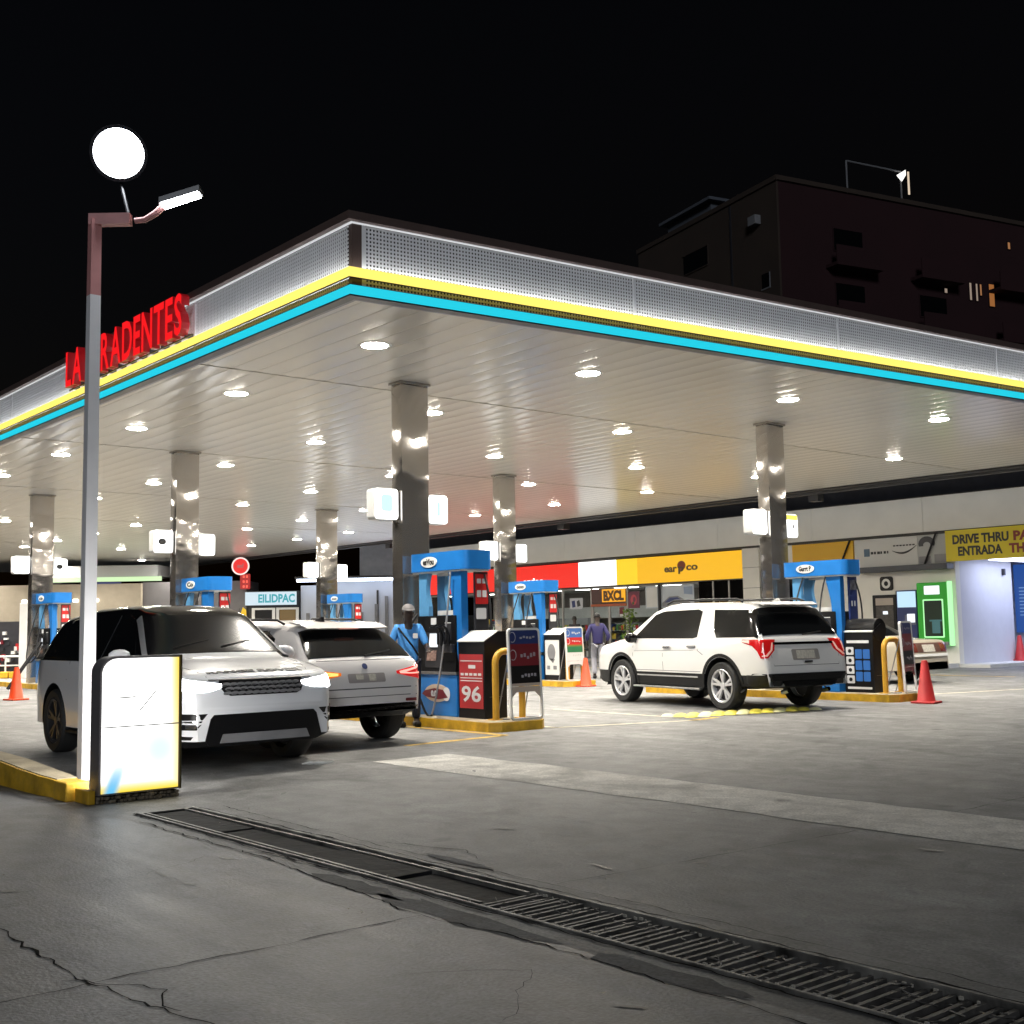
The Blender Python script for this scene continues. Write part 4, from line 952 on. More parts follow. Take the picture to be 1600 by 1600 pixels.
# --- grey and black luxury SUV facing the camera, headlamps on
m_spaint = mat('silver white car paint', (.82, .83, .86), .3, 0., coat=1., var=.01)
T = ([(-2.42, .62), (-2.38, .98), (-2.30, 1.16), (-1.98, 1.60), (-1.85, 1.68), (-.9, 1.77), (0, 1.785), (.35, 1.765), (.62, 1.69), (1.20, 1.24), (1.34, 1.165), (1.7, 1.125), (2.12, 1.055), (2.30, 1.0), (2.38, .93), (2.43, .80), (2.45, .70)],
     [(-2.42, .45), (-2.2, .34), (-1, .28), (1.2, .28), (2.1, .25), (2.45, .28)],
     [(-2.42, .84), (-2.3, .94), (-2.0, .985), (-1.4, 1), (1.4, 1), (2.0, .975), (2.25, .93), (2.37, .88), (2.45, .80)])
rr = Car('luxury_suv', 'silver-white SUV with black roof and glaring headlamps, facing out beside the lamp pole', 'car', T, .985, .66, 1.785, 1.13, .34, (-1.46, 1.46), m_spaint, (-2.02, -1.22, 0), 0.0, (.915, .94, .97), roof_mat=m_gloss, wheel_r=.39, rim=m_rimd)
rr.both([(1.08, 1.17), (.60, 1.60), (.30, 1.68), (-1.3, 1.66), (-1.85, 1.58), (-2.18, 1.20), (-2.0, 1.165)], 'side_window', m_glass, off=.004)
rr.screen(.66, 1.24, 'windshield', m_wind); rr.screen(-2.26, -2.0, 'rear_window', m_glass)
rr.pillar(.62, 1.30, 7.0, 8.15, 'windscreen_pillar', m_grey, .010)
for q in 'LR':
    rr.line(q, [(.10, 1.66), (.05, 1.17)], .02, 'window_pillar', m_dark, .008); rr.line(q, [(.05, 1.13), (.05, .40)]); rr.line(q, [(1.10, 1.13), (1.08, .42)]); rr.line(q, [(-.95, 1.13), (-1.0, .9)])
    rr.decal(rrect(-.20, .0, 1.02, 1.05, .012), q, 'door_handle', m_gloss, off=.03)
rr.mirrors(.95, 1.17, m_spaint)
m_head = emitter('headlamp beam', (.95, .97, 1.), 12.)
for sd in (1, -1):
    ax_ = (1, sd, 2.30, sd * .86)
    hl = rr.decal([(-.27, 1.0), (.0, .985), (.2, .955), (.34, .93), (.365, .88), (.28, .83), (.1, .805), (-.05, .83), (-.17, .90)], ax_, 'headlight', mat('headlamp glass', (.75, .77, .8), .1, coat=1.), off=.006, res=.06)
    rr.decal([(-.22, .985), (.0, .965), (.18, .935), (.32, .91), (.33, .875), (.26, .845), (.1, .825), (-.03, .85), (-.14, .91)], ax_, 'lamp_lens', m_head, off=.014, res=.06, parent=hl)
    rr.decal([(-.20, .555), (-.20, .62), (.24, .615), (.20, .555)], ax_, 'corner_vent', m_black, off=.006, res=.06)
    rr.decal([(-.18, .455), (-.18, .515), (.19, .51), (.15, .455)], ax_, 'corner_vent', m_black, off=.006, res=.06)
    rr.decal([(-.14, .355), (-.15, .395), (.11, .39), (.08, .355)], ax_, 'corner_vent', m_black, off=.006, res=.06)
    rr.decal([(-.20, .528), (-.20, .545), (.20, .545), (.19, .528)], ax_, 'vent_blade', m_chrome, off=.010, res=.06)
    rr.decal(rrect(.02, .14, .47, .505, .008), ax_, 'fog_lamp', m_chrome, off=.012, res=.05)
gr_ = rr.decal([(-.50, .945), (.50, .945), (.52, .90), (.46, .81), (.40, .785), (-.40, .785), (-.46, .81), (-.52, .90)], 'F', 'grille', m_black, off=.006, res=.07)
gb = MB()
for row in range(3):
    for i in range(11):
        y = -.44 + i * .084 + (row % 2) * .03; z = .815 + row * .045
        if abs(y) > .46: continue
        h_ = rr.hit('F', y, z)[0]
        if h_: gb.lathe([(.0001, .0), (.028, .002), (.032, .012), (.026, .016)], 10, lambda r, h, a: (h_.x + .008 + h, y + r * 1.5 * math.cos(a) + r * .4 * math.sin(a), z + r * .62 * math.sin(a)))
gb.build('grille_mesh', m_grey, gr_, 40)
rr.line('F', [(-.62, .952), (.62, .952)], .014, 'grille_trim', m_dark, .012)
rr.decal([(-.60, .60), (.60, .60), (.64, .56), (.70, .34), (.66, .29), (-.66, .29), (-.70, .34), (-.64, .56)], 'F', 'air_intake', m_black, off=.010, res=.07)
rr.decal([(-.50, .40), (.50, .40), (.54, .31), (-.54, .31)], 'F', 'skid_plate', m_grey, off=.03, depth=.03)
lt_ = MB(); vs, fs = text_mesh('RANGE ROVER', .085, .003, .004, 1.)
xa_, xb_ = min(v[0] for v in vs), max(v[0] for v in vs)
for v in range(1):
    P_ = []
    for (x, y, z) in vs:
        u = (x - (xa_ + xb_) / 2) * (1.16 / (xb_ - xa_)); h_ = rr.hit('T', 2.235 - y * .9, u)[0]
        P_.append((2.235 - y * .9, u, (h_.z if h_ else .98) + .006 + z))
    lt_.add(P_, fs)
lt_.build('bonnet_lettering', m_black, rr.root)
rr.line('T', [(1.30, .80), (1.9, .74), (2.30, .62)], .008); rr.line('T', [(1.30, -.80), (1.9, -.74), (2.30, -.62)], .008)
MB().tube([(1.16, .1, 1.285), (1.05, .55, 1.36)], .008, 6).build('wiper', m_black, rr.root); MB().tube([(1.16, -.5, 1.28), (1.05, -.02, 1.36)], .008, 6).build('wiper', m_black, rr.root)
for sd in (-1, 1): MB().cbox(-1.0, 1.0, sd * .93 - .05, sd * .93 + .05, .27, .31, .012).build('side_sill', m_clad, rr.root)
# sensor-like paper litter under the nose
MB().tube(bez((.0, .0, .01), (.12, .02, .03), (.2, .05, .0), (.32, .1, .02), 8), [.006, .012, .02, .016, .022, .02, .012, .01, .005], 6).build('paper_scrap', m_white, None, None, (.15, -.75, .0), .8)
tag(bpy.data.objects['paper_scrap'], 'crumpled pale paper scrap under the nose of the SUV facing out', 'litter')

# --- silver-white hatchback at the pump, rear towards the camera
m_bpaint = mat('pearl white car paint', (.80, .77, .76), .28, 0., coat=1., var=.01)
T = ([(-2.22, .62), (-2.20, .84), (-2.15, .98), (-2.06, 1.07), (-1.66, 1.40), (-1.50, 1.475), (-.7, 1.545), (.05, 1.545), (.45, 1.48), (1.12, 1.04), (1.3, 1.0), (1.95, .92), (2.15, .78), (2.22, .60)],
     [(-2.22, .46), (-2.0, .34), (-1, .26), (1, .26), (2.0, .26), (2.22, .34)],
     [(-2.22, .78), (-2.18, .85), (-2.10, .905), (-1.9, .965), (-1.3, 1), (1.2, 1), (1.8, .96), (2.1, .86), (2.22, .7)])
bw = Car('hatchback_suv', 'pearl white compact SUV with lit orange and red tail lamps, fuelling beside the attendant', 'car', T, .94, .60, 1.545, 1.01, .42, (-1.33, 1.36), m_bpaint, (-3.12, .74, 0), PI, (1.02, .97, 1.0), wheel_r=.36)
bw.both([(.98, 1.04), (.46, 1.38), (.2, 1.42), (-.90, 1.41), (-1.20, 1.31), (-1.36, 1.07), (-1.24, 1.04)], 'side_window', m_glass, off=.006)
for q in 'LR': bw.line(q, [(-.06, 1.41), (-.08, 1.05)], .05, 'window_pillar', m_gloss, .009); bw.line(q, [(-.08, 1.05), (-.1, .45)]); bw.line(q, [(-.95, 1.40), (-1.07, 1.05)], .04, 'window_pillar', m_gloss, .009)
bw.screen(-2.04, -1.62, 'rear_window', m_glass, 1.02, .010); bw.screen(.52, 1.06, 'windshield', m_glass)
MB().prism([(-1.76, 1.415), (-1.62, 1.46), (-1.36, 1.495), (-1.36, 1.51), (-1.62, 1.485), (-1.79, 1.43)], lambda u, v, d: (u, d, v), -.60, .60).build('roof_spoiler', m_bpaint, bw.root, 40)
MB().box(-1.80, -1.775, -.14, .14, 1.414, 1.428).build('brake_light', m_tailw, bw.root)
m_amber = mat('amber lamp', (.45, .12, .02), .15, coat=1., emit=(1., .22, .02), es=.55); m_amberl = emitter('amber lamp line', (1., .50, .12), 1.7); m_redl = emitter('red lamp line', (1., .42, .34), 1.3)
m_tail2 = mat('tail lamp red glow', (.45, .01, .012), .15, coat=1., emit=(1., .03, .03), es=.38)
for sd, mm, ml in ((-1, m_tail2, m_redl), (1, m_amber, m_amberl)):
    # sd = +1 is the car's left
    ax_ = (-1, sd, -2.14, sd * .87)
    tl = bw.decal([(-.22, .985), (.0, .975), (.14, .935), (.31 + .07 * (sd > 0), .895), (.315 + .07 * (sd > 0), .86), (.16, .81), (0, .775), (-.12, .80), (-.20, .92)], ax_, 'tail_lamp', mm, off=.010, res=.06)
    bw.decal([(-.20, .975), (.0, .96), (.14, .92), (.285 + .07 * (sd > 0), .89), (.285 + .07 * (sd > 0), .862), (.16, .852), (.0, .855), (-.10, .87), (-.10, .89), (.0, .872), (.18, .868), (.22 + .07 * (sd > 0), .878), (.14, .90), (.0, .938), (-.20, .95)], ax_, 'lamp_strip', ml, off=.016, res=.04, parent=tl)
    bw.decal(rrect(sd * .72 - .16, sd * .72 + .16, .525, .56, .012), 'B', 'reflector', m_maroon, off=.012)
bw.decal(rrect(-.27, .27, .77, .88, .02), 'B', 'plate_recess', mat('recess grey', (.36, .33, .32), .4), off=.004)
bw.decal(rrect(-.13, -.03, .79, .87, .01), 'B', 'number_plate', m_plate_w, off=.010); bw.decal(rrect(.05, .16, .81, .87, .01), 'B', 'plate_lamp', m_plate_w, off=.010)
bw.decal([(-.84, .30), (.84, .30), (.86, .45), (-.86, .47)], 'B', 'rear_bumper', m_clad, off=.02, depth=.06)
bw.line('B', [(-.86, .70), (.86, .70)], .012); bw.line('B', [(-.78, 1.04), (.78, 1.04)], .008); bw.line('B', [(-.86, .605), (.86, .605)], .008)
bw.decal(ell(0, .965, .035, .035, 16), 'B', 'badge', m_dblue, off=.012)
MB().tube([(-2.06, -.05, 1.09), (-1.97, -.50, 1.145)], .012, 6).build('rear_wiper', m_black, bw.root)
MB().prism([(-1.2, 1.51), (-1.0, 1.525), (-1.18, 1.575)], lambda u, v, d: (u, d, v), -.02, .02).build('aerial', m_black, bw.root)
for sd in (-1, 1): MB().tube([(-1.2, sd * .58, 1.49), (-1.05, sd * .59, 1.54), (.0, sd * .58, 1.565), (.2, sd * .58, 1.51)], .016, 8).build('roof_rail', m_black, bw.root, 50)
bw.mirrors(.82, 1.08, m_bpaint)

# --- tan saloon beyond the right-hand island
m_tan = mat('tan car paint', (.45, .40, .32), .3, .2, coat=.8)
T = ([(-2.3, .60), (-2.26, .88), (-2.18, .97), (-1.6, 1.0), (-1.45, 1.03), (-.85, 1.38), (-.2, 1.43), (.3, 1.39), (1.0, 1.0), (1.2, .97), (2.0, .86), (2.25, .72), (2.3, .58)],
     [(-2.3, .42), (-2.1, .32), (-1, .24), (1, .24), (2.1, .25), (2.3, .36)],
     [(-2.3, .85), (-2.2, .92), (-1.9, .98), (-1.3, 1), (1.3, 1), (1.9, .96), (2.2, .86), (2.3, .74)])
sd_ = Car('saloon_car', 'tan saloon car half hidden behind the poster stand and red cone', 'car', T, .88, .58, 1.42, .98, .30, (-1.33, 1.33), m_tan, (-5.5, 17.0, 0), PI, (1.05, 1., 1.), wheel_r=.32)
sd_.both([(.85, 1.0), (.34, 1.32), (-.75, 1.32), (-1.25, 1.03)], 'side_window', m_glass)
sd_.decal([(-.62, 1.06), (.62, 1.06), (.5, 1.36), (-.5, 1.36)], 'B', 'rear_window', m_glass)
sd_.decal(rrect(-.80, .80, .69, .90, .03), 'B', 'tail_panel', mat('tail panel', (.10, .05, .04), .3), off=.006)
sd_.mirror_y(rrect(.48, .80, .70, .89, .03), 'B', 'tail_lamp', mat('dark tail lamp', (.16, .03, .025), .2, coat=1.), off=.012)
sd_.decal(rrect(-.24, .24, .70, .86, .015), 'B', 'number_plate', m_plate_w, off=.012)
sd_.decal(rrect(-.84, .84, .60, .655, .01), 'B', 'bumper_strip', m_white, off=.03)

# ------------------------------------------------------------------ store
ST = 25.4
stn = thing('convenience_store', 'long low petrol station store with pale fascia, red, white and yellow sign band', 'building', (0, ST, 0))
f = FS(0.)                               # store front: u along +X, depth d towards the yard
m_reveal = mat('dark reveal', (.04, .038, .035), .6)
m_store_red = emitter('red sign band', (1., .022, .01), .85); m_store_white = emitter('white sign band', (1., .98, .95), 1.9); m_store_yel = emitter('yellow sign band', (1., .52, .01), .88); m_store_yel2 = emitter('bright yellow sign band', (1., .66, .02), .95)
bd = MB()
for i in range(10): bd.box(-36 + i * 4, -36.01 + (i + 1) * 4, -.16, .2, 4.05, 5.1)
bd.build('fascia_band', m_cream, stn)
MB().box(-36, 4, -.10, .18, 3.97, 4.05).box(-36, 4, -.18, .22, 5.1, 5.13).build('fascia_edge', m_reveal, stn)
MB().box(-36, 3.9, .9, 1.0, 5.0, 7.2).box(-36, 3.9, .2, 6, 4.9, 5.0).build('roof', m_dark, stn)
for a, b, m, nme in ((-36, -23.26, m_store_red, 'red_sign_band'), (-23.25, -21.13, m_store_white, 'white_sign_band'), (-21.12, -20.0, m_store_yel2, 'yellow_sign_band'), (-20.0, -14.98, m_store_yel, 'yellow_sign_band')):
    MB().box(a, b, -.12, .0, 2.96, 3.93).build(nme, m, stn)
MB().box(-36, -14.98, -.135, .01, 2.92, 2.955).build('sign_band_trim', m_reveal, stn)
tx = MB(); put_text(tx, 'ear', .36, lambda u, v, d: f(u - 18.62, v + 3.33, .125 + d), .004, .012, center=False, w=.62); put_text(tx, 'co', .36, lambda u, v, d: f(u - 17.55, v + 3.36, .125 + d), .004, .012, center=False, w=.55); put_text(tx, 'p', .36, lambda u, v, d: f(u - 17.93, v + 3.33, .13 + d), .004, .012, center=False, w=.26)
tx.build('lettering', mat('brown lettering', (.10, .06, .03), .5), stn)
MB().prism(ell(-17.78, 3.54, .20, .17), f, .121, .124).build('sign_emblem', mat('brown red emblem', (.25, .05, .02), .5), stn)
tx = MB(); put_text(tx, 'ardeo', .30, lambda u, v, d: f(u - 26.0, v + 3.2, .125 + d), .004, .012, w=1.3); tx.build('lettering', m_store_white, stn)
# piers and solid walls
MB().box(-14.96, -14.24, -.14, .2, 0, 3.97).build('pier', m_cream, stn)
for z in (1.3, 2.6, 3.3): MB().box(-14.965, -14.235, -.145, .0, z, z + .012).build('pier_joint', m_reveal, stn)
MB().box(-14.24, -7.13, .0, .25, 0, 3.97).build('front_wall', m_cream, stn)
MB().box(-12.9, -10.55, -.07, -.005, 3.24, 3.96).build('yellow_panel', mat('yellow panel', (.72, .40, .01), .45), stn)
MB().box(-14.24, -12.95, -.02, -.002, .0, 3.2).build('dark_window', m_glass, stn)
MB().box(-10.5, -8.3, -.05, -.004, 3.06, 3.96).build('grey_panel', mat('pale grey panel', (.62, .62, .60), .4), stn)
MB().box(-8.29, -7.3, -.05, -.004, 3.06, 3.96).build('glazed_panel', mat('silver grey panel', (.40, .41, .40), .35), stn)
f5 = FS(-.052)
MB().prism(rrect(-10.16, -9.96, 3.42, 3.66, .01), f5, 0, .008).build('square_mark', mat('blue grey mark', (.08, .14, .22), .5), stn)
q = MB()
for i, wd in enumerate((.09, .07, .10, .06, .08, .05)): q.prism(rrect(-9.92 + i * .115, -9.92 + i * .115 + wd, 3.48, 3.56, .004, 1), f5, 0, .006)
for i in range(7): q.prism(rrect(-9.12 + i * .11, -9.04 + i * .11, 3.68, 3.72, .004, 1), f5, 0, .006)
sw_ = [(-9.16 + .84 * t, 3.60 - .22 * math.sin(PI * (t * .85 + .08)) + .12 * t) for t in [i / 14 for i in range(15)]]
sw2 = [(u, v + .012 + .05 * math.sin(PI * i / 14)) for i, (u, v) in enumerate(sw_)]
q.prism(sw_ + sw2[::-1], f5, 0, .006).build('panel_graphic', m_btxt, stn)
arch = [(-7.98 + .27 * math.cos(R(a)), 3.70 + .22 * math.sin(R(a))) for a in range(-20, 201, 20)] + [(-7.98 + .12 * math.cos(R(a)), 3.66 + .09 * math.sin(R(a))) for a in range(200, -21, -20)]
MB().prism(arch, f5, 0, .01).build('arch_graphic', m_dark, stn)
q = MB(); q.prism(rrect(-8.25, -7.86, 3.10, 3.32, .01), f5, 0, .012).prism(rrect(-7.74, -7.33, 3.10, 3.36, .01), f5, 0, .012).build('box_graphic', m_grey, stn)
for a, b in (((-10.62, 3.98), (-10.98, 3.30)), ((-7.62, 4.0), (-8.06, 3.08))):
    MB().tube([f(a[0], a[1], .12), f(b[0], b[1], .10)], .03, 8).build('brace', m_black, stn)
MB().cbox(-10.3, -7.15, -.42, -.02, 2.90, 3.07, .01).build('awning', mat('dark blue grey awning', (.045, .05, .06), .45), stn)
# drive-thru passage
m_lav = mat('pale lavender wall', (.62, .62, .68), .45, var=.03)
MB().box(-7.30, -7.14, .26, 3.35, 0, 3.97).build('passage_wall', m_lav, stn)
MB().box(-10, 4, 5.0, 5.2, 0, 3.97).build('passage_back_wall', m_lav, stn)
MB().box(-7.13, 4, .26, 5.0, 3.2, 3.3).build('passage_soffit', m_cream, stn)
MB().box(-7.14, -6.2, .02, 4.9, 0, .10).build('passage_kerb', m_white, stn)
MB().cbox(-6.6, -5.2, 1.0, 4.4, 3.14, 3.19, .01).build('passage_lamp', emitter('cold panel light', (.68, .75, 1.), 8.), stn)
MB().box(-7.14, -7.06, 2.75, 2.85, 2.75, 2.95).build('wall_box', m_dark, stn)
bp_ = MB().box(-7.86, -4.0, 4.90, 4.99, .95, 3.15).build('menu_board', emitter('blue menu board', (.03, .12, .50), .55), stn)
q = MB()
for i in range(9): q.box(-7.7, -5.6, 4.885, 4.899, 1.5 + i * .11, 1.53 + i * .11)
q.build('menu_lines', emitter('menu text', (.3, .5, .9), .6), bp_)
ys = MB().box(-7.27, 3, -.22, -.165, 3.11, 4.02).build('drive_thru_sign', mat('mustard sign', (.74, .60, .02), .5), stn)
fs_ = FS(-.222)
tx = MB(); put_text(tx, 'DRIVE THRU', .36, lambda u, v, d: fs_(u - 6.18, v + 3.62 + .0 * u, d), .006, .014, w=1.72); put_text(tx, 'ENTRADA', .36, lambda u, v, d: fs_(u - 6.2, v + 3.27, d), .006, .014, w=1.36); tx.build('lettering', m_btxt, ys)
tx = MB(); put_text(tx, 'PARE', .36, lambda u, v, d: fs_(u - 5.18, v + 3.62, d), .006, .016, center=False, w=.9); put_text(tx, 'THRU', .36, lambda u, v, d: fs_(u - 5.32, v + 3.27, d), .006, .016, center=False, w=.9); tx.build('lettering', mat('dark red lettering', (.22, .02, .015), .5), ys)
# glazed shop front
m_pane = bpy.data.materials.new('shop glass'); m_pane.use_nodes = True; nt = m_pane.node_tree
gl = nt.nodes.new('ShaderNodeBsdfGlossy'); gl.inputs['Roughness'].default_value = .02; tr = nt.nodes.new('ShaderNodeBsdfTransparent'); tr.inputs[0].default_value = (.86, .9, .9, 1); fr_ = nt.nodes.new('ShaderNodeFresnel'); fr_.inputs[0].default_value = 1.5; mx = nt.nodes.new('ShaderNodeMixShader')
ge_ = nt.nodes.new('ShaderNodeNewGeometry'); sb_ = nt.nodes.new('ShaderNodeMath'); sb_.operation = 'MULTIPLY_ADD'; sb_.inputs[1].default_value = -1; sb_.inputs[2].default_value = 1; nt.links.new(ge_.outputs['Backfacing'], sb_.inputs[0])
ml_ = nt.nodes.new('ShaderNodeMath'); ml_.operation = 'MULTIPLY'; nt.links.new(fr_.outputs[0], ml_.inputs[0]); nt.links.new(sb_.outputs[0], ml_.inputs[1]); nt.links.new(ml_.outputs[0], mx.inputs[0]); nt.links.new(tr.outputs[0], mx.inputs[1]); nt.links.new(gl.outputs[0], mx.inputs[2]); nt.links.new(mx.outputs[0], nt.nodes['Material Output'].inputs[0])
m_frame = mat('aluminium frame', (.40, .38, .36), .4, .4)
posts = [-36, -33.5, -31, -28.6, -26.4, -24.4, -22.72, -20.72, -18.95, -17.15]
for i, (a, b) in enumerate(zip(posts[:-1], posts[1:])):
    nm_ = 'door' if i == 6 else 'shop_window'
    w_ = MB()
    w_.box(a - .03, a + .03, .02, .10, 0, 2.92).box(a + .03, b - .03, .02, .10, 2.86, 2.92).box(a + .03, b - .03, .02, .10, 0, .12)
    if i == 6: w_.box(a + .03, b - .03, .02, .09, 2.16, 2.24).box((a + b) / 2 - .05, (a + b) / 2 + .05, .03, .09, .12, 2.16).box(a + .03, a + .10, .03, .09, .12, 2.16).box(b - .10, b - .03, .03, .09, .12, 2.16)
    fo = w_.build(nm_, m_frame, stn)
    MB().box(a + .03, b - .03, .055, .062, .12, 2.86).build('pane', m_pane, fo)
    if i == 6:
        MB().box(a + .03, b - .03, -.01, .018, 2.15, 2.25).build('door_lintel', mat('orange red lintel', (.40, .09, .03), .5), fo)
        MB().box(a + .05, b - .05, .0, .015, 2.28, 2.84).build('transom_panel', mat('dark red transom', (.07, .02, .015), .4), fo)
        e = MB().box(-22.05, -20.78, -.02, -.002, 2.32, 2.82); e.build('lit_letters_panel', emitter('amber sign', (1., .42, .01), .95), fo)
        tx = MB(); put_text(tx, 'BXCL', .50, lambda u, v, d: FS(-.021)(u - 21.41, v + 2.39, d), .004, .03, w=1.12); tx.build('lettering', mat('dark letters', (.10, .04, .01), .5), fo)
for k in range(3):
    a = -17.12 + k * .72; MB().box(a, a + .66, .03, .08, 0, 2.92).build('dark_window', m_glass, stn)
    MB().box(a + .66, a + .72, .0, .10, 0, 2.92).build('mullion', m_frame, stn)
MB().tube([(-18.95, -.08, 0), (-18.95, -.08, 2.9)], .06, 10).build('drain_pipe', m_dark, stn)
# posters on the glass
def poster(a, b, z0, z1, label, parts, y=ST - .03):
    o = thing('window_poster', label, 'poster', ((a + b) / 2, y, z0)); w_, h_ = (b - a) / 2, z1 - z0
    MB().box(-w_, w_, .0, .012, 0, h_).build('sheet', parts[0], o)
    for i, (out, m) in enumerate(parts[1:]): MB().prism([(u * w_, v * h_) for u, v in out], FS(0), .001 + i * .002, .004 + i * .002).build('print', m, o)
m_mag = mat('dark magenta', (.16, .03, .06), .5); m_pk = mat('rose red', (.50, .06, .08), .5)
poster(-20.62, -20.02, 2.05, 2.68, 'dark poster with a red rose-like bloom on the store window', [m_mag, (ell(0, .5, .55, .32, 14), m_pk), (ell(.1, .52, .25, .16, 10), m_mag), (ell(-.1, .3, .2, .1, 8), mat('leaf green', (.05, .10, .03), .6))])
poster(-19.70, -17.30, 2.02, 2.84, 'pale blue-white poster of a car outline above the white SUV bonnet', [mat('pale poster', (.55, .60, .66), .5), ([(-.3, .22), (.0, .5), (.35, .52), (.85, .2), (.95, .05), (-.3, .05)], m_grey), ([(-.2, .24), (.02, .45), (.33, .46), (.6, .26)], m_dblue), ([(-.95, .05), (-.5, .05), (-.5, .95), (-.95, .95)], m_white), ([(.6, .6), (.95, .55), (.95, .92), (.6, .92)], mat('pale blue print', (.25, .32, .45), .5))])
poster(-23.9, -23.15, 2.08, 2.52, 'small grey and white window poster left of the store door', [mat('light poster', (.5, .52, .56), .5), ([(-.6, .15), (-.1, .2), (-.2, .8), (-.7, .75)], m_dblue), ([(.2, .2), (.7, .3), (.5, .85), (.1, .7)], m_dark)])
poster(-21.1, -20.85, 1.75, 2.1, 'tiny maroon and white notice on the store door', [m_maroon, ([(-.8, .0), (.8, .0), (.8, .25), (-.8, .25)], m_white)])
# interior
m_in = mat('interior wall', (.34, .30, .28), .7, var=.1); m_infl = mat('interior floor tiles', (.40, .38, .36), .3)
MB().box(-36, -15, 5.8, 5.9, 0, 3.0).box(-15.0, -14.9, .2, 5.8, 0, 3.0).build('interior_wall', m_in, stn)
MB().box(-36, -15, .11, 5.8, .0, .02).build('interior_floor', m_infl, stn)
MB().box(-36, -15, .11, 5.8, 2.95, 3.02).build('interior_ceiling', m_white, stn)
for i in range(9):
    MB().box(-34.5 + i * 2.3, -33.6 + i * 2.3, 1.6, 2.1, 2.92, 2.945).build('ceiling_light', emitter('shop ceiling light', (1., .95, .88), 14), stn)
MB().box(-31, -22.9, 4.6, 4.9, 1.75, 2.25).build('bulkhead', m_white, stn)
def shelf(x0, x1, y, label, zmax, seed):
    t = thing('shop_shelf', label, 'shelf', (x0, y, 0), group='stocked shelves inside the store'); w_ = x1 - x0; rg = random.Random(seed)
    MB().box(0, w_, .0, .4, 0, .1).box(0, w_, .34, .4, .1, zmax).box(0, .03, 0, .4, .1, zmax).box(w_ - .03, w_, 0, .4, .1, zmax).build('rack', m_grey, t)
    ms = [m_dark, m_red, m_dblue, m_white, mat('stock green', (.06, .20, .05), .5), mat('stock yellow', (.55, .38, .04), .5), m_brown]
    z = .12
    while z < zmax - .2:
        MB().box(.03, w_ - .03, .02, .34, z - .02, z).build('board', m_grey, t)
        g_ = MB(); x = .05
        while x < w_ - .15:
            ww = rg.uniform(.07, .16); g_.mat(rg.randrange(len(ms))); g_.box(x, x + ww * .92, .05, .3, z, z + rg.uniform(.14, .28)); x += ww
        g_.build('stock', ms, t); z += .36
shelf(-28.4, -25.2, ST + 2.2, 'dark crowded shelf of stock inside the store behind the pump', 1.75, 1)
shelf(-25.0, -23.2, ST + 3.2, 'shelf of mixed stock inside the store left of the door', 1.5, 2)
shelf(-33.5, -29, ST + 2.6, 'long shelf of stock deep inside the store', 1.8, 3)
shelf(-19.2, -17.6, ST + 2.0, 'shelf of stock behind the car poster window', 1.7, 4)
# leafy display by the door
pl_ = thing('potted_plant', 'bright green leafy potted plant beside the store door', 'plant', (-20.2, ST - .42, 0))
MB().lathe([(.0001, 0), (.17, 0), (.22, .4), (.19, .4), (.0001, .36)], 18).build('pot', m_dark, pl_, 40)
lf = MB(); rg = random.Random(11)
for i in range(260):
    a, h_, rr_ = rg.uniform(0, 2 * PI), rg.uniform(.45, 2.0), rg.uniform(.05, .42); c_ = Vector((math.cos(a) * rr_, math.sin(a) * rr_ * .7, h_)); d1 = Vector((rg.uniform(-1, 1), rg.uniform(-1, 1), rg.uniform(-.8, .8))).normalized(); d2 = d1.orthogonal().normalized(); s_ = rg.uniform(.05, .1)
    lf.poly([c_ - d1 * s_, c_ + d2 * s_ * .4, c_ + d1 * s_, c_ - d2 * s_ * .4])
lf.build('foliage', mat('leaf', (.16, .26, .04), .5, var=.5, vs=6), pl_)
MB().tube([(0, 0, .35), (.02, 0, 1.2), (-.02, .02, 1.7)], [.03, .02, .01], 6).build('stem', m_brown, pl_)

